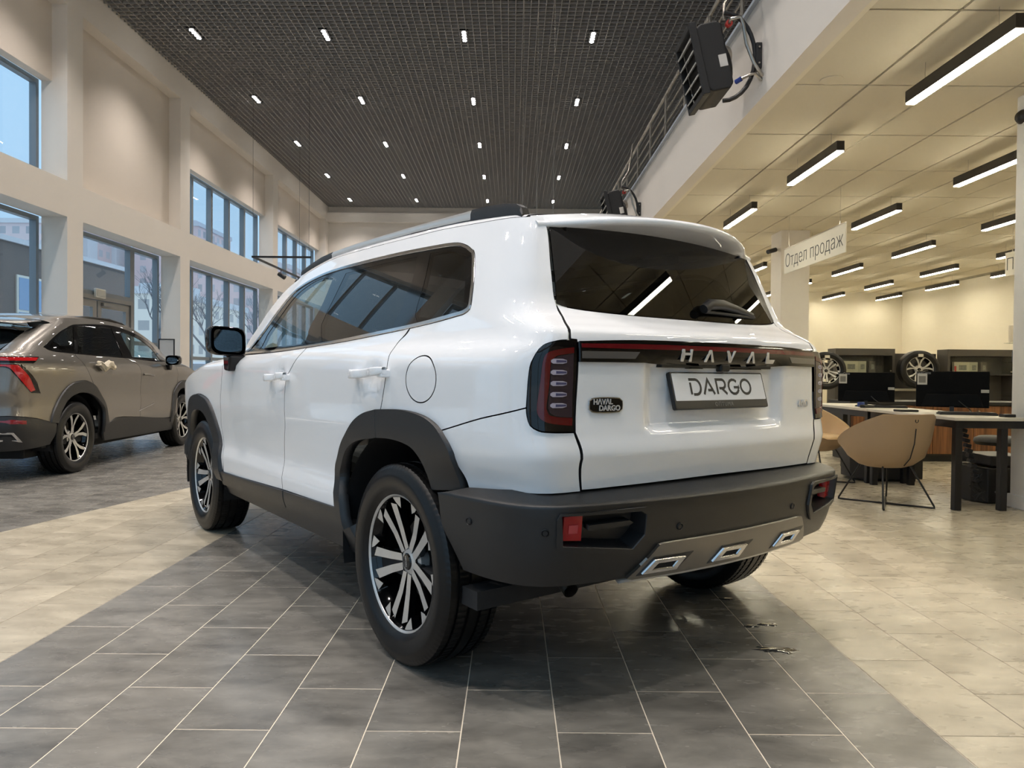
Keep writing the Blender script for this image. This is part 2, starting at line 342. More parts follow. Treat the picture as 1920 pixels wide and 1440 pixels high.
P_g_clad_top=[(2.218,0.46,1),(2.454,0.516),(3.023,0.481),(4.277,0.357,1)]
P_g_door1=[(1.629,1.215),(1.718,1.138),(1.85,0.981),(1.942,0.872)]
P_g_door2=[(2.678,1.197),(2.974,1.127),(3.05,0.989),(3.045,0.696),(2.983,0.341)]
P_g_lamp_bar=[(0.726,1.167),(1.064,1.173),(0.976,1.106),(0.726,1.11)]
P_g_lamp_leg=[(0.726,1.104),(0.81,1.1),(0.878,1.101),(1.049,0.83),(0.971,0.838),(0.831,0.985),(0.772,1.065),(0.724,1.07)]
P_g_handles=[(1.864,1.114),(2.287,1.119),(3.1,1.012),(3.352,0.988)]
P_g_gate=[(0.728,1.19),(0.682,1.232),(0.708,1.296),(0.904,1.336)]
P_g_strip=[(2.988,0.561),(3.415,0.634)]
P_g_bump_top=[(0.713,0.625),(0.799,0.623),(0.948,0.603),(1.233,0.53)]
P_g_refl=[(0.715,0.594),(0.899,0.58),(0.898,0.543),(0.716,0.551)]
P_g_exh=[(0.711,0.487),(0.802,0.476),(0.837,0.378),(0.7,0.417)]
# ------------------------------------------------------------------ surface materials
M_WALL = mat('wall_paint', srgb(226, 219, 209), .75, bump=(220, .03))
M_WALL_O = mat('office_wall_paint', srgb(232, 224, 205), .75, bump=(220, .03))
M_TRIM = mat('white_trim', srgb(226, 224, 220), .5)
M_PANEL = mat('niche_board', srgb(214, 204, 192), .8, bump=(120, .03))
M_FRAME = mat('window_alu', srgb(128, 136, 142), .35, .3)
M_DOORF = mat('door_alu', srgb(142, 142, 140), .4, .2)
M_PANE = glass_mat('window_pane', (.93, .96, .97))
M_BLACK = mat('black_plastic', srgb(26, 26, 27), .45)
M_BLKMET = mat('black_powder_coat', srgb(30, 30, 31), .38, .2)
M_STEEL = mat('brushed_steel', srgb(178, 172, 162), .28, 1.)
def tile_mat(name, c1, c2, rough):
    m = bpy.data.materials.new(name); m.use_nodes = True; n = m.node_tree; b = n.nodes['Principled BSDF']
    ge = n.nodes.new('ShaderNodeNewGeometry'); oi = n.nodes.new('ShaderNodeObjectInfo'); ad = n.nodes.new('ShaderNodeVectorMath'); ad.operation = 'MULTIPLY_ADD'
    cx = n.nodes.new('ShaderNodeCombineXYZ'); mu = n.nodes.new('ShaderNodeMath'); mu.operation = 'MULTIPLY'; mu.inputs[1].default_value = 40
    n.links.new(oi.outputs['Random'], mu.inputs[0]); n.links.new(mu.outputs[0], cx.inputs[0]); n.links.new(mu.outputs[0], cx.inputs[2])
    n.links.new(ge.outputs['Position'], ad.inputs[0]); ad.inputs[1].default_value = (.9, 2.0, 1); n.links.new(cx.outputs[0], ad.inputs[2])
    a = n.nodes.new('ShaderNodeTexNoise'); a.inputs['Scale'].default_value = 3.4; a.inputs['Detail'].default_value = 8; a.inputs['Roughness'].default_value = .62; a.inputs['Distortion'].default_value = .25
    n.links.new(ad.outputs[0], a.inputs['Vector'])
    r = n.nodes.new('ShaderNodeValToRGB'); r.color_ramp.elements[0].position = .25; r.color_ramp.elements[1].position = .78
    r.color_ramp.elements[0].color = c1; r.color_ramp.elements[1].color = c2; n.links.new(a.outputs['Fac'], r.inputs[0])
    hs = n.nodes.new('ShaderNodeHueSaturation'); mr = n.nodes.new('ShaderNodeMapRange'); mr.inputs[3].default_value = .93; mr.inputs[4].default_value = 1.07
    n.links.new(oi.outputs['Random'], mr.inputs[0]); n.links.new(mr.outputs[0], hs.inputs['Value']); n.links.new(r.outputs[0], hs.inputs['Color']); n.links.new(hs.outputs[0], b.inputs['Base Color'])
    g = n.nodes.new('ShaderNodeTexNoise'); g.inputs['Scale'].default_value = 9; g.inputs['Detail'].default_value = 3; n.links.new(ad.outputs[0], g.inputs['Vector'])
    mr2 = n.nodes.new('ShaderNodeMapRange'); mr2.inputs[1].default_value = .3; mr2.inputs[2].default_value = .7; mr2.inputs[3].default_value = rough-.03; mr2.inputs[4].default_value = rough+.06
    n.links.new(g.outputs['Fac'], mr2.inputs[0]); n.links.new(mr2.outputs[0], b.inputs['Roughness'])
    bp = n.nodes.new('ShaderNodeBump'); bp.inputs['Strength'].default_value = .06; bp.inputs['Distance'].default_value = .002; n.links.new(a.outputs['Fac'], bp.inputs['Height'])
    b.inputs['Specular IOR Level'].default_value = .5
    return m
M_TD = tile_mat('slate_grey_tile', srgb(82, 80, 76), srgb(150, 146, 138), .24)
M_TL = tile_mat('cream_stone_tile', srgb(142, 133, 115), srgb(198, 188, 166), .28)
M_GROUT_L = mat('pale_grout', srgb(226, 214, 196), .85); M_GROUT_D = mat('sandy_grout', srgb(140, 130, 112), .85)
# ------------------------------------------------------------------ floor with its tiles
XL, XR, YB, YF = -7.2, 10.7, -2.6, 28.4          # left wall, office right wall, wall behind the camera, far wall
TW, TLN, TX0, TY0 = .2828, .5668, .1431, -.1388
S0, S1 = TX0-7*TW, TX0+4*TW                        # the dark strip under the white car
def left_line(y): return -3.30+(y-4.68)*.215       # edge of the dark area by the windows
def clip(poly, side):                              # keep the part of poly on one side of left_line
    out = []
    d = lambda p: (p[0]-left_line(p[1]))*side
    for i in range(len(poly)):
        a, b = poly[i], poly[(i+1) % len(poly)]; da, db = d(a), d(b)
        if da >= 0: out.append(a)
        if da*db < 0: t = da/(da-db); out.append((a[0]+(b[0]-a[0])*t, a[1]+(b[1]-a[1])*t))
    return out
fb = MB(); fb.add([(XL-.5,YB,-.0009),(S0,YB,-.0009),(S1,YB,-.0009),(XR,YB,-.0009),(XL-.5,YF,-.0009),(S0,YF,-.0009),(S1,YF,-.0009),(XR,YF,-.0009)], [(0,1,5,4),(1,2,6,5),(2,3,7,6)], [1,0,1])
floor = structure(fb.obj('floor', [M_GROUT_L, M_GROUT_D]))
def slab(mb, poly, m=0):                           # one tile: flat top, tiny chamfer
    n = len(poly); cx = sum(p[0] for p in poly)/n; cy = sum(p[1] for p in poly)/n
    ins = [(p[0]+(cx-p[0])*.006, p[1]+(cy-p[1])*.004) for p in poly]
    vs = [(p[0],p[1],-.0009) for p in poly]+[(p[0],p[1],-.0004) for p in poly]+[(p[0],p[1],0) for p in ins]
    fs = [tuple(range(2*n,3*n))]
    for i in range(n): j = (i+1) % n; fs += [(i,j,n+j,n+i),(n+i,n+j,2*n+j,2*n+i)]
    mb.add(vs, fs, m)
tiles = []
for c in range(int((XL-.5-TX0)/TW)-1, int((XR-TX0)/TW)+1):
    for k in range(int((YB-TY0)/TLN)-2, int((YF-TY0)/TLN)+2):
        x0 = TX0+c*TW; y0 = TY0+k*TLN+(TLN/2 if (c % 2) == 1 else 0)
        g = .0019; a = [(x0+g, y0+g), (x0+TW-g, y0+g), (x0+TW-g, y0+TLN-g), (x0+g, y0+TLN-g)]
        if y0 < YB-.3 or y0+TLN > YF+.6 or x0 < XL-.5: continue
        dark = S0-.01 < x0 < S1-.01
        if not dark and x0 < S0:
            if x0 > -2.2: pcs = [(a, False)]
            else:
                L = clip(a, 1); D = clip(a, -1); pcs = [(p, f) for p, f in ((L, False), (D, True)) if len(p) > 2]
        else: pcs = [(a, dark)]
        for p, f in pcs:
            cx = sum(q[0] for q in p)/len(p); cy = sum(q[1] for q in p)/len(p)
            vis = 9 if cy < 1.55 or abs(cx) > cy*.72+.25 else 0
            tiles.append((vis*10+math.hypot(cx, cy), p, f))
tiles.sort(key=lambda t: t[0])
rest = MB(); _tm = {}
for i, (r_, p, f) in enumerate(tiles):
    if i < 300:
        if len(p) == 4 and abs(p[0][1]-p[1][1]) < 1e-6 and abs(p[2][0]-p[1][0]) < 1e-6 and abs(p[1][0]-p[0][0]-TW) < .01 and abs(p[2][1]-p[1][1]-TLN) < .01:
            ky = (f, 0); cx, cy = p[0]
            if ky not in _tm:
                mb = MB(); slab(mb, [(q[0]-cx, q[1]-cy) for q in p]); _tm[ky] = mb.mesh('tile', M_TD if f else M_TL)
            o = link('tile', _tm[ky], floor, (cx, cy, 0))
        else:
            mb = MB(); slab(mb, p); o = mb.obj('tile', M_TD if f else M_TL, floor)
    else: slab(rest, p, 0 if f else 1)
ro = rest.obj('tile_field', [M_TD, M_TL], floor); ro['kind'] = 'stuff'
# ------------------------------------------------------------------ main hall ceiling: dark open grid of slats
ZC = 7.46; CP = .1325
cl = MB(); cl.bb((XL, YB, ZC+.30), (6.2, YF, ZC+.36)); ceiling = structure(cl.obj('ceiling', mat('plenum_black', srgb(30, 29, 29), .9)))
M_GRID = mat('grid_slat_grey', srgb(158, 155, 152), .6)
sl = MB(); sl.bb((-.006, 7.2, 0), (.006, YF, .05)); me_a = sl.mesh('ceiling_slat', M_GRID)
sl = MB(); sl.bb((XL, -.006, 0), (6.2, .006, .05)); me_b = sl.mesh('ceiling_slat', M_GRID)
for i in range(int((6.2-XL)/CP)): link('ceiling_slat', me_a, ceiling, (XL+.06+i*CP, 0, ZC))
for i in range(int((YF-7.2)/CP)): link('ceiling_slat', me_b, ceiling, (0, 7.25+i*CP, ZC))
# ------------------------------------------------------------------ walls
bays = [(-2.2, -.35), (.1, 5.6), (6.05, 11.77), (12.2, 15.77), (16.23, 21.86), (22.3, 28.0)]
holes = []
for i, (a, b) in enumerate(bays): holes += [(a, 0.0+.001, b, 3.52), (a, 4.10, b, 6.93)]
wall_holes('wall_left', 0, XL, XL-.42, (YB, 0, YF, ZC+.3), holes, M_WALL)
wb = MB(); wb.bb((XL-.5, YF, 0), (6.2, YF+.2, ZC+.3)); structure(wb.obj('wall_back', M_WALL))
wb = MB(); wb.bb((XL, YF-.25, 6.85), (6.2, YF, 7.2)); structure(wb.obj('trim_1', M_WALL))
unseen_front_bays = [(-7.05, -4.15), (-4.0, -1.1), (-.95, 1.95)]  # unseen glazing, widened and set close to add daylight on the car's rear
wall_holes('wall_front', 1, YB, YB-.2, (XL-.5, 0, XR+.2, ZC+.3), [(a, z0, b, z1) for a, b in unseen_front_bays for z0, z1 in ((.04, 3.75), (3.95, 7.2))], M_WALL)
for i_, (a, b) in enumerate(unseen_front_bays):
    for j_, (z0, z1) in enumerate(((.04, 3.75), (3.95, 7.2))):
        f = MB(); f.bb((a, YB-.14, z0), (a+.07, YB-.05, z1)).bb((b-.07, YB-.14, z0), (b, YB-.05, z1)).bb((a+.07, YB-.14, z1-.07), (b-.07, YB-.05, z1)).bb((a+.07, YB-.14, z0), (b-.07, YB-.05, z0+.07)).bb(((a+b)/2-.04, YB-.14, z0+.07), ((a+b)/2+.04, YB-.05, z1-.07))
        w_ = structure(f.obj('window_%d' % (30+i_*2+j_), M_FRAME))
        for p0, p1 in ((a+.07, (a+b)/2-.04), ((a+b)/2+.04, b-.07)):
            q = MB(); q.add([(p0, YB-.1, z0+.07), (p0, YB-.1, z1-.07), (p1, YB-.1, z1-.07), (p1, YB-.1, z0+.07)][::-1], [(0,1,2,3)]); link('pane', q.mesh('pane', M_PANE, fixn=False), w_)
for i, (a, b) in enumerate(bays):
    nb = MB()
    nb.bb((XL-.42, a, 4.10 if i == 3 else 5.70), (XL-.25, b, 6.93)); structure(nb.obj('trim_%d' % (i+2), M_PANEL))
nb = MB(); nb.bb((XL-.60, YB, -.05), (XL-.42, YF, .04)); structure(nb.obj('trim_9', M_FRAME))
def window(n, y0, y1, z0, z1, ys, zs=(), x=XL-.46, fr=.07, m=M_FRAME):
    """frame with mullions at ys and transoms at zs, a pane in every cell"""
    f = MB(); d = .11
    for a, b in (((x-d, y0, z0), (x, y0+fr, z1)), ((x-d, y1-fr, z0), (x, y1, z1)), ((x-d, y0+fr, z1-fr), (x, y1-fr, z1)), ((x-d, y0+fr, z0), (x, y1-fr, z0+fr))): f.bb(a, b)
    w_ = structure(f.obj('window_%d' % n, m))
    for y in ys: q = MB(); q.bb((x-d, y-fr*.7, z0+fr), (x+.02, y+fr*.7, z1-fr)); q.obj('mullion', m, w_)
    yy = [y0+fr]+sum([[y-fr*.7, y+fr*.7] for y in ys], [])+[y1-fr]
    zz = [z0+fr]+sum([[z-.04, z+.04] for z in zs], [])+[z1-fr]
    for i in range(0, len(yy), 2):
        for z in zs: q = MB(); q.bb((x-d+.01, yy[i], z-.04), (x-.005, yy[i+1], z+.04)); q.obj('transom', m, w_)
        for j in range(0, len(zz), 2):
            q = MB(); q.add([(x-.06, yy[i], zz[j]), (x-.06, yy[i+1], zz[j]), (x-.06, yy[i+1], zz[j+1]), (x-.06, yy[i], zz[j+1])], [(0,1,2,3)])
            me = q.mesh('pane', M_PANE, fixn=False); link('pane', me, w_)
    return w_
div = lambda a, b, n: [a+(b-a)*k/n for k in range(1, n)]
k = 1
for i, (a, b) in enumerate(bays):
    if i != 3: window(k, a, b, 4.10, 5.72, div(a, b, 4 if i < 3 else 5)); k += 1
    if i == 3: window(k, 14.66, b, .04, 3.52, [], (1.6, ), fr=.08); k += 1; window(k, a, 14.66, 2.42, 3.52, [], fr=.08); k += 1
    else: window(k, a, b, .04, 3.52, div(a, b, 4 if i < 3 else 5), (1.35,) if i > 3 else ()); k += 1
# glazed double door under the transom light
xd = XL-.46
df = MB(); df.bb((xd-.1, 12.3, 2.34), (xd+.02, 14.64, 2.42)).bb((xd-.1, 12.2, .0), (xd+.02, 12.3, 2.42)).bb((xd-.1, 14.58, .0), (xd+.02, 14.66, 2.34))
door = structure(df.obj('door_1', M_DOORF))
for y0, y1 in ((12.32, 13.42), (13.46, 14.56)):
    q = MB(); q.bb((xd-.07, y0, .02), (xd-.01, y0+.12, 2.33)).bb((xd-.07, y1-.12, .02), (xd-.01, y1, 2.33)).bb((xd-.07, y0+.12, 2.2), (xd-.01, y1-.12, 2.33)).bb((xd-.07, y0+.12, .02), (xd-.01, y1-.12, .25)).bb((xd-.07, y0+.12, 1.0), (xd-.01, y1-.12, 1.1))
    lf = q.obj('door_leaf', M_DOORF, door)
    q = MB(); q.add([(xd-.04, y0+.12, .25), (xd-.04, y1-.12, .25), (xd-.04, y1-.12, 2.2), (xd-.04, y0+.12, 2.2)], [(0,1,2,3)]); link('pane', q.mesh('pane', M_PANE, fixn=False), lf)
    q = MB(); yh = y1-.06 if y0 < 13 else y0+.06; q.tube([(xd, yh, .9), (xd+.05, yh, .92), (xd+.05, yh, 1.28), (xd, yh, 1.3)], .012, 8); q.obj('handle', M_STEEL, lf, smooth=60)
    q = MB(); q.bb((xd, y0+.1, 2.24), (xd+.05, y0+.42, 2.30)); c_ = q.obj('door_closer', M_DOORF, lf, bev=.006)
es = thing('exit_light', 'small white box lamp above the meeting of the glass doors', 'sign', (xd+.04, 13.44, 2.40))
q = MB(); q.box((0, 0, .06), (.05, .32, .17)); q.obj('housing', mat('exit_white', srgb(215, 214, 205), .4), es, bev=.01); q = MB(); q.box((.028, 0, .06), (.006, .27, .12)); q.obj('face', mat('exit_face', srgb(190, 190, 182), .3), es)
# ------------------------------------------------------------------ gallery: fascia, soffit, office walls, columns
XG = 2.03; ZG = 3.34; ZT = 4.17
q = MB(); q.bb((XG, YB, ZG-.005), (XG+.13, YF, ZT)); structure(q.obj('wall_gallery', M_WALL))
q = MB(); q.bb((XG-.04, YB, ZT), (XG+.22, YF, ZT+.03)); structure(q.obj('trim_12', mat('fascia_cap', srgb(168, 176, 186), .5)))
q = MB(); q.bb((XG+.13, YB, ZG+.02), (XR, 20.0, ZT)); gal = structure(q.obj('ceiling_gallery', mat('t_grid_cream', srgb(150, 144, 128), .7)))
q = MB(); q.bb((XG, YF-8.4, 0), (XG+.13, YF, ZG)); structure(q.obj('wall_corridor', M_WALL))
q = MB(); q.bb((XG+.13, YB, ZG-.003), (XG+.17, 20.0, ZG+.02)); structure(q.obj('trim_13', M_WALL_O))
M_CT = mat('mineral_ceiling_tile', srgb(214, 205, 184), .85, bump=(300, .05))
ct = MB(); ct.bb((.011, .011, 0), (.5835-.011, 1.177-.011, .018)); me_ct = ct.mesh('ceiling_tile', M_CT)
cx0 = 2.2075-.001
n_ct = 0
for i in range(15):
    for j in range(-3, 14):
        x = cx0-.02+i*.5835; y = 4.545+j*1.177
        if x+.58 > XR or y+1.17 > 20: continue
        if j < -1 and i > 6: continue
        link('ceiling_tile', me_ct, gal, (x, y, ZG)); n_ct += 1
wall_holes('wall_office_back', 1, 19.95, 20.15, (XG+.13, 0, XR+.2, ZG+.2), [], M_WALL_O)
q = MB(); q.bb((XR, YB, 0), (XR+.2, 19.95, ZG+.2)); structure(q.obj('wall_right', M_WALL_O))
q = MB(); q.bb((6.2, YB, ZT), (6.4, YF, ZC+.3)); structure(q.obj('wall_upper', M_WALL))
for n_, (x0, x1, y0, y1) in enumerate(((4.10, 4.66, 5.38, 5.95), (4.21, 4.66, 11.42, 11.87), (4.21, 4.66, 17.3, 17.75))):
    q = MB(); q.bb((x0, y0, 0), (x1, y1, ZG)); structure(q.obj('column', M_TRIM if n_ == 0 else M_WALL, bev=.006))
    t = .014; q = MB(); q.bb((x0-t, y0-t, 0), (x1+t, y1+t, .11)); structure(q.obj('baseboard_%d' % (n_+1), M_TRIM, bev=.004))
# railing on the gallery edge
rl = thing('gallery_railing', 'brushed steel railing with slim posts along the gallery edge', 'railing', (XG+.12, 0, ZT+.03))
q = MB(); q.tube([(0, YB, .82), (0, YF-.1, .82)], .022, 10); q.obj('handrail', M_STEEL, rl, smooth=60)
for z in (.22, .40, .58): q = MB(); q.tube([(0, YB, z), (0, YF-.1, z)], .009, 6); q.obj('rail_bar', M_STEEL, rl, smooth=60)
q = MB(); q.cyl((0, 0, 0), (0, 0, .82), .021, n=10).cyl((0, 0, 0), (0, 0, .012), .045, n=12); me_p = q.mesh('post', M_STEEL, 50)
for i in range(29): link('post', me_p, rl, (0, YB+.4+i*1.14, 0))
# ------------------------------------------------------------------ outside the windows
M_SNOW = mat('trodden_snow', srgb(226, 226, 226), .9, noise=(.8, srgb(180, 180, 180)))
q = MB(); q.add([(-260, -60, -.15), (XL-.5, -60, -.15), (XL-.5, 330, -.15), (-260, 330, -.15), (60, -60, -.15), (60, YB-.2, -.15), (XL-.5, YB-.2, -.15)], [(0,1,6,2,3), (1,4,5,6)]); structure(q.obj('ground_outside', M_SNOW))
def facade_mat(name, base, win, sx_, sy_, sz_):
    m = bpy.data.materials.new(name); m.use_nodes = True; n = m.node_tree; b = n.nodes['Principled BSDF']
    t = n.nodes.new('ShaderNodeTexCoord'); sp = n.nodes.new('ShaderNodeSeparateXYZ'); n.links.new(t.outputs['Object'], sp.inputs[0])
    ad = n.nodes.new('ShaderNodeMath'); n.links.new(sp.outputs[0], ad.inputs[0]); n.links.new(sp.outputs[1], ad.inputs[1])
    cx = n.nodes.new('ShaderNodeCombineXYZ'); n.links.new(ad.outputs[0], cx.inputs[0]); n.links.new(sp.outputs[2], cx.inputs[1])
    br = n.nodes.new('ShaderNodeTexBrick'); br.offset = 0; br.inputs['Scale'].default_value = 1; br.inputs['Brick Width'].default_value = sx_; br.inputs['Row Height'].default_value = sz_
    br.inputs['Mortar Size'].default_value = sy_; br.inputs['Mortar Smooth'].default_value = 0
    br.inputs['Color1'].default_value = win; br.inputs['Color2'].default_value = tuple(c*1.6 for c in win[:3])+(1,); br.inputs['Mortar'].default_value = base
    n.links.new(cx.outputs[0], br.inputs['Vector']); n.links.new(br.outputs['Color'], b.inputs['Base Color']); b.inputs['Roughness'].default_value = .6
    return m
def tower(name, label, x, y, w_, d_, h_, m, roofm, steps=()):
    t = thing(name, label, 'building', (x, y, -.15)); q = MB(); q.box((0, 0, h_/2), (w_, d_, h_)); q.obj('wall', m, t)
    q = MB(); q.box((0, 0, h_+.5), (w_+.6, d_+.6, 1.0)); q.obj('parapet', roofm, t)
    q = MB(); q.box((0, d_*.1, h_+2.2), (w_*.4, d_*.25, 2.4)); q.obj('lift_housing', roofm, t)
    for a, b in steps:
        q = MB(); q.box((w_/2+.6, a, h_*.48), (1.2, b, h_*.9)); q.obj('balcony_column', roofm, t)
FA = facade_mat('mauve_panel_facade', srgb(214, 196, 196), srgb(156, 156, 160), 3.0, .7, 3.0)  # pale low-contrast tones put distance haze into the facade colours
FB = facade_mat('cream_panel_facade', srgb(232, 224, 212), srgb(168, 166, 164), 3.2, .8, 3.0)
FC = facade_mat('rose_panel_facade', srgb(218, 194, 194), srgb(160, 156, 160), 2.8, .7, 3.0)
RW = mat('snowy_parapet', srgb(206, 208, 212), .8); RB = mat('pale_balcony', srgb(196, 198, 206), .7)
tower('apartment_tower', 'mauve apartment tower seen through the glass door bay', -108, 172, 22, 26, 33, FA, RW, ((-6, 4), (6, 4)))
tower('apartment_tower', 'rose apartment tower with pale balcony column beside the mauve tower', -84, 186, 16, 20, 36, FC, RB, ((0, 4),))
tower('apartment_block', 'cream apartment block in front of the rose tower', -58, 120, 16, 34, 12, FB, RW)
tower('apartment_block', 'tall rose and cream block behind the five pane window', -60, 176, 20, 28, 24, FC, RB, ((-4, 4), (6, 4)))
tower('apartment_block', 'cream slab block nearest the far end of the glazing', -38, 205, 16, 26, 22, FB, RW, ((0, 4),))
nb_ = thing('neighbour_building', 'dark brown low building standing parallel to the glazing', 'building', (-20, 21, -.15))
MN = mat('brown_cladding', srgb(112, 98, 90), .5, noise=(.4, srgb(96, 86, 80)))
q = MB(); q.bb((-12, -17, 0), (0, 16.6, 6.25)); q.obj('wall', MN, nb_)
q = MB(); q.bb((-12.1, -17.1, 6.25), (.12, 16.7, 6.45)); q.obj('parapet', RW, nb_)
for yy in (-9, 1.0, 8.3):
    q = MB(); q.bb((0, yy, 2.2), (.06, yy+2.4, 5.0)); w_ = q.obj('window_frame', mat('pale_frame', srgb(220, 216, 204), .5), nb_)
    for a, b, c, d in ((.1, 1.15, 2.3, 3.5), (1.25, 2.3, 2.3, 3.5), (.1, 1.15, 3.6, 4.9), (1.25, 2.3, 3.6, 4.9)):
        q = MB(); q.bb((.05, yy+a, c), (.08, yy+b, d)); q.obj('pane', mat('far_pane', srgb(128, 156, 190), .1, coat=.6), w_)
def bare_tree(x, y, h_, label, seed):
    rnd = random.Random(seed); mb = MB(); cr = MB()
    def grow(p, d, l, r, dep, tgt):
        e = p + d*l; tgt.tube([p, e], [r, r*.68], 5 if dep < 2 else 3, caps=False)
        if dep >= 6: return
        for k_ in range(3 if dep < 4 else 2):
            nd = (d + Vector((rnd.uniform(-1, 1), rnd.uniform(-1, 1), rnd.uniform(-.15, .7)))*.75).normalized()
            grow(e, nd, l*rnd.uniform(.6, .82), r*.62, dep+1, cr)
    grow(Vector((0, 0, 0)), Vector((0, 0, 1)), h_*.28, h_*.018, 0, mb)
    t = thing('bare_tree', label, 'tree', (x, y, -.15), 0, 'bare winter trees outside')
    mb.obj('trunk', mat('tree_bark', srgb(74, 70, 70), .9), t, smooth=60); o = cr.obj('branches', mat('frosted_branches', srgb(112, 114, 120), .9), t, smooth=60)
bare_tree(-27, 42, 9.0, 'bare frosted tree behind the glass door sidelight', 3)
bare_tree(-23, 47, 8.0, 'bare frosted tree behind the first pane of the lower five pane window', 5)
bare_tree(-26, 62, 10.0, 'bare frosted tree behind the middle panes of the lower five pane window', 8)
bare_tree(-21, 60, 8.0, 'bare frosted tree behind the last panes of the lower five pane window', 12)
def parked_car(x, y, rz, col, label):
    t = thing('parked_car', label, 'car', (x, y, -.15), rz, 'cars parked outside')
    lo = [(-2.1, .35), (-2.15, .75), (-1.5, .92), (1.9, .95), (2.1, .7), (2.1, .35)]
    q = MB(); q.prism(lo, 1, -.85, .85); q.obj('body', mat('parked_paint_'+label[:8].replace(' ', '_'), col, .3, .2, .6), t, bev=.08)
    q = MB(); q.prism([(-1.1, .93), (-.45, 1.45), (.95, 1.47), (1.65, .94)], 1, -.72, .72); q.obj('cabin', mat('parked_glass', srgb(70, 84, 98), .1, coat=.5), t, bev=.06)
    q = MB(); q.prism([(-.42, 1.45), (.92, 1.47), (.85, 1.56), (-.35, 1.55)], 1, -.70, .70); q.obj('roof_snow', mat('roof_snow', srgb(222, 228, 236), .9), t, bev=.03)
    q = MB(); q.lathe([(.001, -.1), (.2, -.1), (.3, -.08), (.32, 0), (.3, .08), (.2, .1), (.001, .1)], 18, axis='Y'); mw = q.mesh('wheel', mat('parked_tyre', srgb(30, 30, 32), .7), 50)
    for a in (-1.3, 1.35):
        for b in (-.78, .78): link('wheel', mw, t, (a, b, .32))
parked_car(-12.4, 24.2, 1.45, srgb(120, 140, 168), 'snow dusted blue sedan parked outside the five pane window')
parked_car(-12.8, 30.0, 1.5, srgb(190, 196, 204), 'pale sedan parked outside behind the blue one')
# ------------------------------------------------------------------ hall downlights (four lenses in a black tray)
M_LENS = mat('downlight_lens', (1, 1, 1), .3, emit=(1, .97, .92), emit_s=LENS_EMIT)
tray = MB(); tray.box((0, 0, .03), (.15, .50, .075)); me_tray = tray.mesh('tray', M_BLACK)
lens = MB(); lens.lathe([(.001, -.012), (.026, -.011), (.038, -.006), (.040, 0)], 16); me_lens = lens.mesh('lens', M_LENS, 60)
rowname = ['in the row nearest the unseen front glazing', 'above the rear of the white car', 'above the front of the white car', 'over the middle of the hall', 'in the nearest row seen', 'in the second row seen', 'in the third row seen', 'in the fourth row seen', 'in the row by the far wall']
colname = ['by the window wall', 'left of the middle', 'right of the middle', 'by the gallery']
for r_ in range(9):
    for c_, x in enumerate((-6.08, -3.60, -.96, 1.48)):
        y = 13.92+(r_-4)*3.3
        t = thing('ceiling_downlight', 'four lens downlight %s, %s' % (rowname[r_], colname[c_]), 'ceiling light', (x, y, ZC), 0, 'hall ceiling downlights')
        link('tray', me_tray, t)
        for k_ in range(4): link('lens', me_lens, t, (0, -.165+.11*k_, -.008))
        ld = bpy.data.lights.new('downlight_beam', 'SPOT'); ld.energy = SPOT_W; ld.color = SPOT_COL; ld.spot_size = math.radians(112); ld.spot_blend = 1.0; ld.shadow_soft_size = .12
        lo = bpy.data.objects.new('downlight_beam', ld); COL.objects.link(lo); lo.parent = t; lo.location = (0, 0, -.06)
# ------------------------------------------------------------------ linear office lamps
M_DIFF = mat('lamp_diffuser', (1, .97, .88), .4, emit=LED_COL, emit_s=LED_EMIT)
M_HOUS = mat('lamp_housing', srgb(38, 36, 34), .4, .1)
hb = MB(); hb.bb((-.035, 0, .012), (.035, 1.2, .10)); me_h = hb.mesh('housing', M_HOUS)
db = MB(); db.bb((-.032, .006, 0), (.032, 1.194, .03)); me_d = db.mesh('diffuser', M_DIFF)
wr = MB(); wr.cyl((0, 0, .10), (0, 0, .235), .002, n=5); me_w = wr.mesh('wire', M_STEEL)
cols = (2.98, 4.77, 6.59, 8.40, 9.85); rows = (3.13, 5.5, 7.85, 10.2, 12.6, 14.95, 17.3, 19.65)
ordn = ['first', 'second', 'third', 'fourth', 'fifth', 'sixth', 'seventh', 'eighth']
for ci, x in enumerate(cols):
    for ri, y in enumerate(rows):
        if ri == 0 and ci > 2: continue
        t = thing('linear_lamp', 'black linear lamp, %s line from the gallery edge, %s back from the entrance end' % (ordn[ci], ordn[ri]), 'ceiling lamp', (x, y-1.2, ZG-.235), 0, 'linear office lamps')
        link('housing', me_h, t); link('diffuser', me_d, t); link('wire', me_w, t, (0, .2, 0)); link('wire', me_w, t, (0, 1.0, 0))
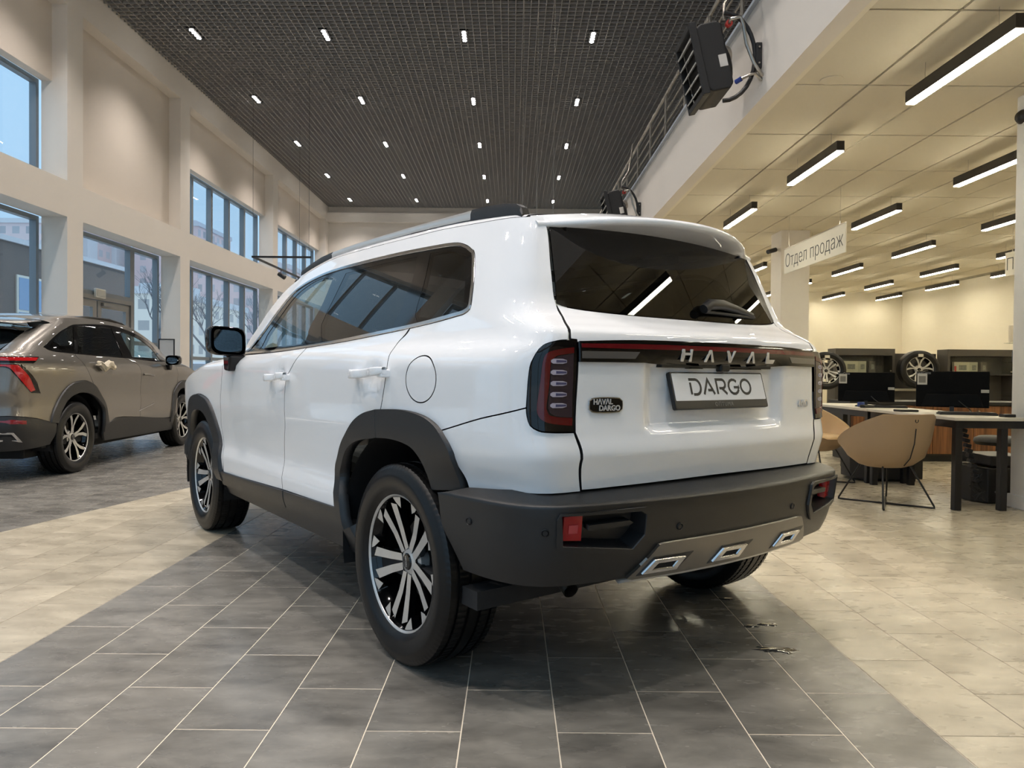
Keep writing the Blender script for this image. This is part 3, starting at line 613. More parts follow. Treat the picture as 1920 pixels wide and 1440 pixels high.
# ------------------------------------------------------------------ fan heaters on the gallery fascia
def heater(y, label):
    t = thing('fan_heater', label, 'heater', (XG, y, 3.70), 0, 'fan heaters on the gallery edge')
    T = Matrix.Translation((-.36, 0, .02)) @ Matrix.Rotation(math.radians(-13), 4, 'Y') @ Matrix.Scale(.84, 4)
    def P(mb, name, m, par=t, **k): return mb.xf(T).obj(name, m, par, **k)
    blk = mat('heater_black', srgb(27, 26, 26), .55, bump=(400, .1)); slat = mat('heater_slat', srgb(196, 194, 190), .5)
    q = MB(); q.prism([(-.13, -.30), (-.08, -.34), (.09, -.34), (.13, -.29), (.13, .30), (.09, .34), (-.08, .34), (-.13, .30)], 1, -.27, .27); body = P(q, 'housing', blk, bev=.012)
    q = MB()
    for a, b in (((-.20, -.31, -.36), (-.13, -.27, .36)), ((-.20, .27, -.36), (-.13, .31, .36)), ((-.20, -.27, .31), (-.13, .27, .36)), ((-.20, -.27, -.36), (-.13, .27, -.31))): q.bb(a, b)
    P(q, 'louver_frame', blk, bev=.006)
    for k_ in range(5):
        q = MB(); q.box((0, 0, 0), (.085, .53, .012), Matrix.Rotation(math.radians(-38), 3, 'Y')); q.xf(Matrix.Translation((-.17, 0, -.24+.12*k_))); P(q, 'louver', slat)
    q = MB(); q.lathe([(.001, .25), (.07, .25), (.09, .22), (.09, .13)], 20, axis='X', c=(0, 0, .08)); P(q, 'motor', M_STEEL, smooth=40)
    q = MB(); q.lathe([(.001, .19), (.17, .19), (.23, .16), (.24, .12)], 28, axis='X', c=(0, 0, -.05)); P(q, 'fan_cowl', blk, smooth=40)
    q = MB(); q.bb((.03, -.273, -.12), (.11, -.270, .0)); P(q, 'rating_label', mat('rating_label', srgb(206, 202, 196), .5))
    q = MB(); q.tube([(-.42+.42*(1-math.cos(a))*.0+ -.02-.0, 0, 0) for a in ()] or [(-.31+.26*math.sin(math.radians(a)), -.30, .36*math.cos(math.radians(a))-.02) for a in range(0, 181, 12)], .018, 8); q.obj('bracket', M_BLACK, t, smooth=60)
    q = MB(); q.bb((-.05, -.33, -.12), (-.001, -.24, .09)); pl = q.obj('bracket_plate', M_BLACK, t, bev=.004)
    for z in (-.08, .05): q = MB(); q.cyl((-.025, -.338, z), (-.025, -.329, z), .008, n=8); q.obj('bolt', M_STEEL, pl)
    q = MB(); q.cyl((-.27, -.285, .25), (-.27, -.32, .25), .028, n=12); q.obj('hot_valve', mat('valve_red', srgb(170, 52, 44), .5), t, smooth=40)
    q = MB(); q.tube([(-.27, -.32, .25), (-.27, -.36, .26), (-.19, -.36, .28), (-.17, -.36, .22), (-.14, -.36, .06), (-.08, -.37, -.10), (-.02, -.36, -.18), (-.002, -.35, -.19)], .014, 8); q.obj('hot_hose', M_STEEL, t, smooth=60)
    q = MB(); q.cyl((-.20, -.285, -.22), (-.17, -.33, -.21), .02, n=10); q.obj('cold_valve', mat('valve_blue', srgb(40, 62, 140), .5), t, smooth=40)
    q = MB(); q.tube([(-.17, -.33, -.21), (-.10, -.34, -.18), (-.06, -.34, -.17), (-.002, -.33, -.22)], .012, 8); q.obj('cold_hose', M_STEEL, t, smooth=60)
    q = MB(); q.tube([(-.30, -.27, .30), (-.30, -.27, .42), (-.18, -.2, .62), (-.12, -.2, 1.05)], .015, 8); q.obj('riser_pipe', M_STEEL, t, smooth=60)
heater(6.32, 'black fan heater with grey louvers nearest on the gallery fascia')
heater(11.9, 'black fan heater farther along the gallery fascia above the white car')
# ------------------------------------------------------------------ hanging signs
M_SIGN = mat('sign_white', srgb(226, 222, 210), .5); M_INK = mat('sign_ink', srgb(70, 70, 70), .6)
def hang_sign(x, y0, y1, z0, z1, txt, size, xoff, label):
    t = thing('hanging_sign', label, 'sign', (x, (y0+y1)/2, z0), 0); h_ = z1-z0; l_ = y1-y0
    q = MB(); q.box((0, 0, h_/2), (.014, l_, h_)); q.obj('board', M_SIGN, t, bev=.002)
    q = MB(); q.box((0, 0, h_+.006), (.02, l_, .012)); q.obj('top_rail', M_STEEL, t)
    for a in (-.42, .42):
        q = MB(); q.cyl((0, a*l_, h_+.01), (0, a*l_, ZG-z0), .0022, n=5); q.obj('cable', M_STEEL, t)
        q = MB(); q.cyl((0, a*l_, h_+.01), (0, a*l_, h_+.05), .009, n=8); q.obj('clamp', M_STEEL, t)
    tm = text_mb(txt, size, .001, bold=-.004); M4 = Matrix(((0, 0, -1, -.009), (-1, 0, 0, xoff), (0, 1, 0, h_/2-.01), (0, 0, 0, 1)))
    for lt in split_letters(tm.xf(M4)): lt.obj('letter', M_INK, t)
hang_sign(3.96, 8.66, 10.6, 2.535, 2.885, 'Отдел продаж', .265, 0, 'white hanging sign reading Отдел продаж by the column')
hang_sign(7.62, 9.3, 11.25, 2.62, 2.97, 'Пр', .265, .78, 'white hanging sign partly hidden by the near column')
# ------------------------------------------------------------------ track light, cables, cameras
t = thing('track_light', 'black suspended lighting track with two spotlights by the windows', 'lamp', (-5.57, 15.6, 3.5))
q = MB(); q.bb((-.02, -.02, -.02), (1.25, .02, .02)); q.obj('cross_track', M_BLACK, t)
q = MB(); q.bb((-.02, .02, -.02), (.02, 3.6, .02)); q.obj('long_track', M_BLACK, t)
for y, l_ in ((1.9, 1), (3.3, 1)):
    q = MB(); q.cyl((0, y, -.02), (0, y, -.09), .012, n=8); s_ = q.obj('spot_arm', M_BLACK, t)
    q = MB(); q.cyl((-.06, y, -.10), (.10, y, -.20), .05, .055, n=14); q.obj('spot_head', M_BLACK, s_, smooth=40)
for x, y in ((0, 0), (0, 3.4), (1.2, 0)): q = MB(); q.cyl((x, y, .02), (x, y, ZC-3.5), .003, n=5); q.obj('cable', M_BLACK, t)
for x, y, z, lb in ((.13, 10.4, 2.0, 'leftmost of three thin steel cables hanging in mid hall'), (.335, 10.4, 2.0, 'middle one of three thin steel cables hanging in mid hall'), (.56, 10.2, 2.0, 'rightmost of three thin steel cables hanging in mid hall')):
    q = MB(); q.cyl((0, 0, 0), (0, 0, ZC-z), .004, n=6); tag(q.obj('hanging_cable', M_STEEL, None, (x, y, z)), lb, 'cable', 'cables hanging in the hall')
t = thing('security_camera', 'black dome camera high on the near column', 'camera', (4.10, 5.88, 3.16))
q = MB(); q.lathe([(.001, -.05), (.035, -.045), (.055, -.02), (.06, 0)], 18, axis='X'); q.obj('dome', M_BLACK, t, smooth=50); q = MB(); q.cyl((-.0, 0, 0), (-.012, 0, 0), .065, n=18); q.obj('mount', M_TRIM, t, smooth=40)
t = thing('security_camera', 'small bullet camera on the far column beside the hanging sign', 'camera', (4.21, 11.55, 3.05))
q = MB(); q.cyl((-.05, -.03, 0), (-.2, -.1, -.05), .035, n=12); q.obj('barrel', M_BLACK, t, smooth=40); q = MB(); q.cyl((0, 0, .0), (-.06, -.03, 0), .02, n=10); q.obj('mount', M_TRIM, t)
q = MB(); q.lathe([(.085, 0), (.085, -.006), (.078, -.008), (.001, -.008)], 28); tag(q.obj('ceiling_speaker', M_CT, None, (2.44, 5.62, ZG-.001), smooth=30), 'round flush cover in a ceiling tile by the gallery edge', 'speaker')
t = thing('ceiling_spot', 'small black cylinder spot under the ceiling beside the far column', 'ceiling light', (5.05, 12.3, ZG))
q = MB(); q.cyl((0, 0, 0), (0, 0, -.12), .04, n=14); q.obj('can', M_BLACK, t, smooth=40); q = MB(); q.cyl((0, 0, -.12), (0, 0, -.125), .034, n=14); q.obj('lens', M_DIFF, t)
# framed notice stand behind the grey car
t = thing('poster_stand', 'black framed clear poster stand behind the grey car', 'stand', (-6.89, 14.5, 0), math.pi/2)
q = MB()
for a, b in (((-.01, -.16, 1.16), (.01, -.14, 1.68)), ((-.01, .14, 1.16), (.01, .16, 1.68)), ((-.01, -.14, 1.66), (.01, .14, 1.68)), ((-.01, -.14, 1.16), (.01, .14, 1.18))): q.bb(a, b)
q.obj('frame', M_BLACK, t); q = MB(); q.bb((-.004, -.14, 1.18), (.004, .14, 1.66)); q.obj('sheet', mat('poster_sheet', srgb(196, 194, 190), .4), t)
q = MB(); q.cyl((0, 0, .015), (0, 0, 1.16), .012, n=10).cyl((0, 0, 0), (0, 0, .015), .15, n=24); q.obj('pole', M_BLACK, t, smooth=40)
# ------------------------------------------------------------------ office furniture
M_DTOP = mat('desk_top_white', srgb(206, 200, 186), .4); M_LEA = mat('tan_leather', srgb(188, 156, 112), .48, bump=(260, .12)); M_LEAB = mat('tan_leather_back', srgb(164, 140, 112), .55, bump=(260, .12))
M_WOOD = bpy.data.materials.new('walnut_veneer'); M_WOOD.use_nodes = True
_n = M_WOOD.node_tree; _b = _n.nodes['Principled BSDF']; _t = _n.nodes.new('ShaderNodeTexCoord'); _mp = _n.nodes.new('ShaderNodeMapping'); _mp.inputs['Scale'].default_value = (22, 22, 1.2)
_z = _n.nodes.new('ShaderNodeTexNoise'); _z.inputs['Scale'].default_value = 1.4; _z.inputs['Detail'].default_value = 6; _r2 = _n.nodes.new('ShaderNodeValToRGB')
_r2.color_ramp.elements[0].position = .35; _r2.color_ramp.elements[1].position = .68; _r2.color_ramp.elements[0].color = srgb(84, 52, 30); _r2.color_ramp.elements[1].color = srgb(140, 92, 54)
_n.links.new(_t.outputs['Object'], _mp.inputs[0]); _n.links.new(_mp.outputs[0], _z.inputs[0]); _n.links.new(_z.outputs[0], _r2.inputs[0]); _n.links.new(_r2.outputs[0], _b.inputs['Base Color']); _b.inputs['Roughness'].default_value = .45
M_SHELF = mat('shelf_grey', srgb(74, 70, 64), .5); M_SHELFD = mat('shelf_dark', srgb(52, 49, 46), .55)
def desk(x0, x1, y0, y1, label):
    t = thing('desk', label, 'desk', (x0, y0, 0)); w_, d_ = x1-x0, y1-y0
    q = MB(); q.bb((0, 0, .715), (w_, d_, .74)); q.obj('tabletop', M_DTOP, t, bev=.003)
    q = MB(); q.bb((.02, .02, .655), (w_-.02, .07, .715)).bb((.02, d_-.07, .655), (w_-.02, d_-.02, .715)).bb((.02, .07, .655), (.07, d_-.07, .715)).bb((w_-.07, .07, .655), (w_-.02, d_-.07, .715)); q.obj('apron', M_BLKMET, t)
    for a in (.02, w_-.20):
        for b in (.02, d_-.075): q = MB(); q.bb((a, b, 0), (a+.055, b+.055, .655)); q.obj('leg', M_BLKMET, t, bev=.003)
    return t
desk(3.50, 4.08, 5.72, 7.13, 'white topped desk with black steel legs nearest the white car')
desk(3.50, 4.08, 7.15, 8.56, 'white topped desk with black steel legs behind the nearest one')
# a modesty screen between the desks
def chair(x, y, rz, label):
    """low tub chair: open side towards local +y; shell = one surface, loft of profiles around the seat"""
    t = thing('tub_chair', label, 'chair', (x, y, 0), rz, 'tan tub chairs at the desks')
    n = 44; outer = []; R = lambda a: (.345*(1+.06*math.cos(2*a)))
    rows_ = []
    prof = [(.0, .315, .42), (.0, .335, .60), (.25, .40, .84), (.6, .53, .97), (1.0, None, 1.06)]
    for (f_, z_, k_) in prof:
        ring = []
        for i in range(n):
            a = 2*math.pi*i/n; back = (1-math.sin(a))/2           # 1 at the back (local -y), 0 at the front
            top = .45+.31*max(0, min(1, (back-.08)/.80))**1.0
            z = z_ if z_ is not None and z_ < top else top
            if z_ is not None and z_ > .4: z = min(z_, .40+(top-.40)*f_)
            ring.append((R(a)*k_*math.cos(a), R(a)*.92*k_*math.sin(a), z))
        rows_.append(ring)
    mb = MB(); vs = [p for r in rows_ for p in r]
    # inner wall
    inn = []
    for k_, zz in ((.97, 1.0), (.90, .6), (.80, .25), (.70, 0.0)):
        ring = []
        for i in range(n):
            a = 2*math.pi*i/n; back = (1-math.sin(a))/2; top = .45+.31*max(0, min(1, (back-.08)/.80))**1.0
            ring.append((R(a)*k_*math.cos(a), R(a)*.92*k_*math.sin(a), .425+(top-.425)*zz))
        inn.append(ring)
    allr = rows_+inn; m = len(allr); vs = [p for r in allr for p in r]
    fs = [(j*n+i, j*n+(i+1) % n, (j+1)*n+(i+1) % n, (j+1)*n+i) for j in range(m-1) for i in range(n)]
    fs += [tuple(range(n))[::-1]]; ms = [1]*(4*n)+[0]*((m-5)*n)+[1]
    fs += [tuple((m-1)*n+i for i in range(n))]; ms += [0]
    mb.add(vs, fs, ms); mb.obj('shell', [M_LEA, M_LEAB], t, smooth=60)
    q = MB(); q.lathe([(.001, .04), (.20, .04), (.25, .025), (.262, 0), (.25, -.02)], 36); q.xf(Matrix.Translation((0, .015, .435)) @ Matrix.Diagonal((1.05, 1, 1, 1))); q.obj('seat_cushion', M_LEA, t, smooth=60)
    q = MB(); q.tube([(.0, -.212, .345), (.0, -.275, .41), (.0, -.318, .53), (.0, -.333, .65)], .005, 6); q.obj('back_seam', M_BLACK, t, smooth=60)
    q = MB(); q.tube([(-.012, -.342, .722), (-.012, -.340, .705), (0, -.339, .698), (.012, -.340, .705), (.012, -.342, .722)], .0035, 5); q.obj('badge', M_BLACK, t)
    for sx_ in (-1, 1):
        q = MB(); q.tube([(-sx_*.13, -.13, .33), (-sx_*.235, -.27, .02), (-sx_*.235, -.275, .009), (-sx_*.22, -.26, .008), (0, 0, .008+.0*sx_), (sx_*.22, .26, .008), (sx_*.235, .275, .009), (sx_*.235, .27, .02), (sx_*.13, .13, .33)], .0075, 8); q.obj('sled_frame', M_BLKMET, t, smooth=60)
    return t
chair(3.11, 6.02, math.radians(12), 'tan leather tub chair with its seamed back to the nearest desk corner')
chair(3.06, 7.28, math.radians(-150), 'tan leather tub chair turned open side out behind the rear bumper')
def monitor(x, y, z, w_, h_, label):
    DZ = .05; t = thing('monitor', label, 'monitor', (x, y, z), math.radians(-28))
    q = MB(); q.box((0, 0, DZ+h_/2), (w_, .03, h_)); q.obj('panel', mat('monitor_back', srgb(7, 7, 8), .6, spec=.1), t, bev=.006)
    q = MB(); q.box((0, .017, DZ+h_/2), (w_-.02, .004, h_-.02)); q.obj('screen', mat('monitor_screen', srgb(8, 9, 11), .15), t)
    q = MB(); q.prism([(-w_*.42, DZ+.01), (w_*.42, DZ+.01), (w_*.36, DZ+.01+h_*.34), (-w_*.36, DZ+.01+h_*.34)], 1, -.03, -.015); q.obj('back_bulge', mat('monitor_back2', srgb(9, 9, 10), .5, spec=.12), t, bev=.004)
    q = MB(); q.box((0, -.01, .06), (.035, .02, .12)); q.obj('stand_neck', M_BLACK, t, bev=.003); q = MB(); q.box((0, 0, .006), (.20, .16, .012)); q.obj('stand_foot', M_BLACK, t, bev=.004)
    q = MB(); q.box((-w_*.415, -.0165, DZ+h_*.78), (.078, .002, .10)); st = q.obj('sticker', mat('sticker_grey', srgb(186, 184, 174), .5), t)
    q = MB(); q.box((-w_*.415, -.0180, DZ+h_*.77), (.055, .001, .06)); q.obj('sticker_print', mat('sticker_print', srgb(120, 118, 108), .5), st)
    tm = text_mb('ExeGate', .034, .0005); tm.xf(Matrix.Translation((-w_*.40, -.0165, DZ+h_*.955)) @ Matrix.Rotation(math.pi/2, 4, 'X')).obj('lettering', mat('monitor_print', srgb(150, 150, 148), .5), t)
    q = MB(); q.box((w_*.44, -.0165, DZ+h_*.46), (.06, .002, .028)); q.obj('barcode_label', mat('barcode', srgb(170, 168, 160), .5), t)
    q = MB(); q.tube([(.05, -.03, .11), (.08, -.06, .08), (.13, -.08, .04), (.15, -.06, .012), (.10, -.02, .006)], .004, 6); q.obj('cable', M_BLACK, t, smooth=60)
monitor(3.92, 6.46, .74, .56, .32, 'black monitor seen from behind on the nearest desk')
monitor(3.77, 7.72, .74, .54, .31, 'black monitor seen from behind on the second desk')
def small(name, label, cat, loc, rz, dims, m, bev=.006):
    q = MB(); q.box((0, 0, dims[2]/2), dims); return tag(q.obj(name, m, None, loc, bev=bev, rz=rz), label, cat)
def keyboard(x, y, rz, label):
    t = thing('keyboard', label, 'keyboard', (x, y, .74), rz); q = MB(); q.box((0, 0, .008), (.43, .13, .016)); q.obj('base', M_BLACK, t, bev=.004)
    q = MB()
    for r_ in range(5):
        q = MB(); q.box((0, -.048+.024*r_, .02), (.41, .019, .009)); q.obj('key_row', mat('key_black', srgb(20, 20, 21), .4), t, bev=.002)
keyboard(3.86, 6.15, -.3, 'black keyboard on the nearest desk'); keyboard(3.80, 7.42, -.3, 'black keyboard on the second desk')
small('card_tray', 'flat black tray at the corner of the nearest desk', 'tray', (3.60, 6.62, .74), .1, (.17, .12, .02), M_BLACK)
small('desk_phone', 'small black box at the end of the nearest desk', 'box', (4.0, 5.85, .74), 0, (.09, .08, .025), M_BLACK)
small('desk_phone', 'dark handset lying by the second monitor', 'phone', (3.60, 7.34, .74), .4, (.14, .06, .03), M_BLACK)
small('name_holder', 'small blue card by the second monitor stand', 'card', (3.66, 7.60, .74), .2, (.07, .03, .05), mat('blue_card', srgb(50, 70, 130), .4))
# machines under the desks
t = thing('computer_tower', 'black computer tower on the floor by the near column', 'computer', (4.18, 6.29, 0), 0)
q = MB(); q.prism([(-.18, -.22), (.18, -.22), (.18, .22), (-.18, .22), (-.26, .12), (-.26, -.12)], 2, .0, .30); q.obj('case', mat('case_black', srgb(20, 20, 21), .35), t, bev=.01)
q = MB(); q.box((.02, 0, .355), (.34, .40, .09)); q.obj('printer', mat('case_black2', srgb(24, 24, 25), .4), t, bev=.01)
q = MB(); q.box((-.10, -.223, .10), (.05, .003, .016)); q.obj('logo_plate', mat('case_logo', srgb(120, 120, 118), .4), t)
t = thing('pedestal_unit', 'charcoal pedestal standing under the second desk', 'cabinet', (3.84, 7.55, 0))
q = MB(); q.prism([(-.29, -.29), (.29, -.29), (.29, .2), (-.29, .2), (-.38, .05), (-.38, -.15)], 2, .03, .31); q.obj('body', mat('pedestal_grey', srgb(44, 43, 42), .5), t, bev=.008); q = MB(); q.box((0, -.03, .015), (.5, .4, .03)); q.obj('plinth', M_BLACK, t)
t = thing('cable_spine', 'black jointed cable spine hanging under the nearest desk', 'cable', (3.84, 6.02, 0))
for k_ in range(12):
    q = MB(); a = k_/11; q.box((-.10+.13*a, 0, .66-.46*a), (.045, .05, .032), Matrix.Rotation(.28, 3, 'Y')); q.obj('link', M_BLACK, t, bev=.004)
rnd = random.Random(4)
for k_ in range(5):
    pts = [(.04+rnd.uniform(-.03, .05), rnd.uniform(-.05, .05), .26)]
    for s_ in range(6): pts.append((.03+rnd.uniform(-.06, .05), rnd.uniform(-.06, .05), .24-.04*s_))
    q = MB(); q.tube(pts, .004, 5); q.obj('loose_cable', M_BLACK, t, smooth=60)
t = thing('stool', 'black swivel stool seat showing beside the near column', 'stool', (4.64, 6.9, 0))
q = MB(); q.lathe([(.001, .50), (.16, .50), (.2, .48), (.21, .45), (.19, .42), (.001, .41)], 28); q.obj('seat', mat('stool_black', srgb(26, 26, 27), .55), t, smooth=50)
q = MB(); q.cyl((0, 0, .08), (0, 0, .42), .025, n=12); q.obj('column_tube', M_BLKMET, t, smooth=50)
for k_ in range(5):
    a = 2*math.pi*k_/5; q = MB(); q.tube([(0, 0, .09), (.24*math.cos(a), .24*math.sin(a), .06)], [.02, .013], 8); lg = q.obj('leg', M_BLKMET, t, smooth=50)
    q = MB(); q.lathe([(.001, -.012), (.03, -.012), (.03, .012), (.001, .012)], 14, axis='Y', c=(.24*math.cos(a), .24*math.sin(a), .03)); q.obj('caster', M_BLACK, lg, smooth=40)
# wood fronted counter behind the desks
t = thing('counter', 'walnut fronted counter with black top behind the monitors', 'counter', (4.2, 9.0, 0))
q = MB(); q.bb((0, 0, .71), (3.1, .62, .75)); q.obj('worktop', M_BLACK, t, bev=.003); q = MB(); q.bb((.02, .04, .08), (3.08, .60, .71)); q.obj('carcass', M_SHELFD, t); q = MB(); q.bb((.05, .08, 0), (3.05, .58, .08)); q.obj('plinth', M_BLACK, t)
for k_ in range(6):
    x0 = .03+.508*k_; q = MB(); q.bb((x0, .018, .10), (x0+.50, .04, .56)); d_ = q.obj('door', M_WOOD, t, bev=.002)
    q = MB(); q.bb((x0, .018, .57), (x0+.50, .04, .70)); r_ = q.obj('drawer', M_WOOD, t, bev=.002)
    for o_, z in ((d_, .5), (r_, .635)): q = MB(); q.cyl((x0+(.45 if k_ % 2 == 0 else .05), .018, z), (x0+(.45 if k_ % 2 == 0 else .05), -.005, z), .012, n=10); q.obj('knob', M_STEEL, o_, smooth=40)
# display shelving with accessories and wheels
def shelf_unit(x, w_, label, tops):
    t = thing('display_shelf', label, 'shelf', (x, 14.4, 0)); h_ = 1.60
    q = MB(); q.bb((0, .10, 0), (w_, .14, h_)); q.obj('back_board', M_SHELF, t)
    for a in (0, w_-.05): q = MB(); q.bb((a, -.22, 0), (a+.05, .10, h_)); q.obj('side_board', M_SHELF, t)
    q = MB(); q.bb((.05, -.22, h_-.13), (w_-.05, .10, h_)); q.obj('header', M_SHELF, t)
    for z in (1.10, .5): q = MB(); q.bb((.05, -.24, z), (w_-.05, .10, z+.025)); q.obj('shelf_board', M_SHELFD, t)
    q = MB(); q.bb((.06, -.25, 1.13), (w_-.06, -.244, 1.45)); q.obj('glass_front', glass_mat('shelf_glass', (.9, .92, .9)), t)
    for a in (.1, w_-.1): q = MB(); q.cyl((a, -.25, 1.17), (a, -.265, 1.17), .014, n=10); q.obj('glass_clamp', M_STEEL, t)
shelf_unit(6.32, 1.16, 'grey display shelf beside the left accessory wheel', 0); shelf_unit(8.51, 1.32, 'grey display shelf nearest the office right wall', 0)
cards = [('white boxed kit with a red end', (.10, .30), srgb(206, 198, 176), True), ('pale upright box with a car picture', (.40, .16), srgb(190, 184, 164), False), ('dark booklet', (.62, .12), srgb(96, 88, 80), False)]
for bx, nm in ((6.32, 'left'), (8.51, 'right')):
    for lb, (dx, w_), c_, red in cards:
        t = thing('accessory_box', '%s on the %s display shelf' % (lb, 'first' if nm == 'left' else 'second'), 'box', (bx+.08+dx, 14.30, 1.126))
        q = MB(); q.box((w_/2, 0, .115), (w_, .08, .23)); q.obj('carton', mat('carton_'+lb[:4], c_, .5), t, bev=.003)
        q = MB(); q.box((w_*.55, -.0415, .12), (w_*.5, .003, .10)); q.obj('picture', mat('carton_print', srgb(92, 92, 94), .5, noise=(30, srgb(170, 166, 150))), t)
        if red: q = MB(); q.box((.02, -.0415, .08), (.04, .003, .14)); q.obj('red_panel', mat('carton_red', srgb(184, 52, 44), .5), t)
t = thing('wheel_rack', 'grey backing board with a pale ledge between the display shelves', 'rack', (5.2, 14.4, 0))
q = MB(); q.bb((2.30, .14, 0), (3.29, .18, 1.52)); q.obj('back_board', M_SHELFD, t)
q = MB(); q.bb((2.30, -.15, .78), (3.29, .14, .82)); q.obj('ledge', mat('pale_ledge', srgb(196, 190, 176), .4), t); q = MB(); q.bb((2.31, -.10, .0), (3.29, .14, .78)); q.obj('lower_cabinet', M_SHELFD, t)
t = thing('product_rack', 'dark narrow rack with glass shelves by the near column', 'rack', (8.32, 12.0, 0))
q = MB(); q.bb((0, 0, 0), (.35, .04, 1.95)); q.obj('back_board', M_SHELF, t)
for z in (.75, 1.3, 1.62): q = MB(); q.bb((-.2, -.28, z), (.35, 0, z+.012)); q.obj('glass_shelf', glass_mat('shelf_glass', (.9, .92, .9)), t)
t = thing('accessory_pack', 'white pack with a red padlock print on the rack', 'box', (8.26, 11.86, 1.632)); q = MB(); q.box((0, 0, .14), (.28, .06, .28)); q.obj('carton', mat('pack_white', srgb(214, 206, 190), .5), t, bev=.003)
q = MB(); q.box((-.02, -.032, .09), (.15, .003, .13)); q.obj('padlock_print', mat('padlock_red', srgb(196, 58, 50), .5), t); q = MB(); q.tube([(-.075+.0, -.034, .155), (-.075, -.034, .2), (-.05, -.034, .235), (-.02, -.034, .245), (.01, -.034, .235), (.035, -.034, .2), (.035, -.034, .155)], .012, 6); q.obj('shackle_print', mat('padlock_red', srgb(196, 58, 50), .5), t)
for k_ in range(3):
    t = thing('spray_can', 'dark blue spray can, %s on the rack shelf' % ordn[k_], 'can', (8.20+.07*k_, 11.86, 1.312), 0, 'spray cans on the rack'); q = MB(); q.lathe([(.001, 0), (.03, 0), (.03, .17), (.02, .19), (.001, .19)], 14); q.obj('can_body', mat('can_blue', srgb(36, 52, 74), .35, .3), t, smooth=40); q = MB(); q.cyl((0, 0, .19), (0, 0, .22), .014, n=10); q.obj('cap', M_BLACK, t)
# ------------------------------------------------------------------ car panel tools
def spline(pts, n=5, closed=True):
    """Catmull-Rom through (t,z[,1]) points; a third entry marks a sharp corner"""
    P = [np.array(p[:2], float) for p in pts]; S = [len(p) > 2 for p in pts]; N = len(P); out = []
    for i in range(N if closed else N-1):
        a, b = P[i], P[(i+1) % N]
        p0 = P[i-1] if (i or closed) and not S[i] else 2*a-b
        p3 = P[(i+2) % N] if (closed or i < N-2) and not S[(i+1) % N] else 2*b-a
        m = max(1, min(n, int(np.linalg.norm(b-a)/.012)))
        for k_ in range(m):
            t = k_/m; out.append(tuple(.5*(2*a+(b-p0)*t+(2*p0-5*a+4*b-p3)*t*t+(3*a-p0-3*b+p3)*t**3)))
    if not closed: out.append(tuple(P[-1]))
    return out
def inset_poly(poly, d):
    P = np.array(poly); n = len(P); A = np.roll(P, 1, 0); B = np.roll(P, -1, 0)
    area = .5*np.sum(P[:,0]*B[:,1]-B[:,0]*P[:,1]); sg = 1 if area > 0 else -1
    def nrm(v): return v/(np.linalg.norm(v, axis=1, keepdims=True)+1e-12)
    e1 = nrm(P-A); e2 = nrm(B-P); n1 = np.stack([-e1[:,1], e1[:,0]], 1)*sg; n2 = np.stack([-e2[:,1], e2[:,0]], 1)*sg
    b = nrm(n1+n2); c = np.clip((b*n1).sum(1, keepdims=True), .45, 1)
    return [tuple(p) for p in P+b*d/c]
def inside(pts, poly):
    x, y = pts[:,0], pts[:,1]; r = np.zeros(len(pts), bool); P = np.array(poly); n = len(P)
    for i in range(n):
        a, b = P[i], P[(i+1) % n]; c = (a[1] > y) != (b[1] > y)
        with np.errstate(divide='ignore', invalid='ignore'): r ^= c & (x < (b[0]-a[0])*(y-a[1])/(b[1]-a[1]+1e-15)+a[0])
    return r
def near_poly(pts, poly, d):
    P = np.array(poly); B = np.roll(P, -1, 0); r = np.zeros(len(pts), bool)
    for a, b in zip(P, B):
        ab = b-a; t = np.clip(((pts-a)@ab)/(ab@ab+1e-15), 0, 1); r |= (((pts-a-t[:,None]*ab)**2).sum(1) < d*d)
    return r
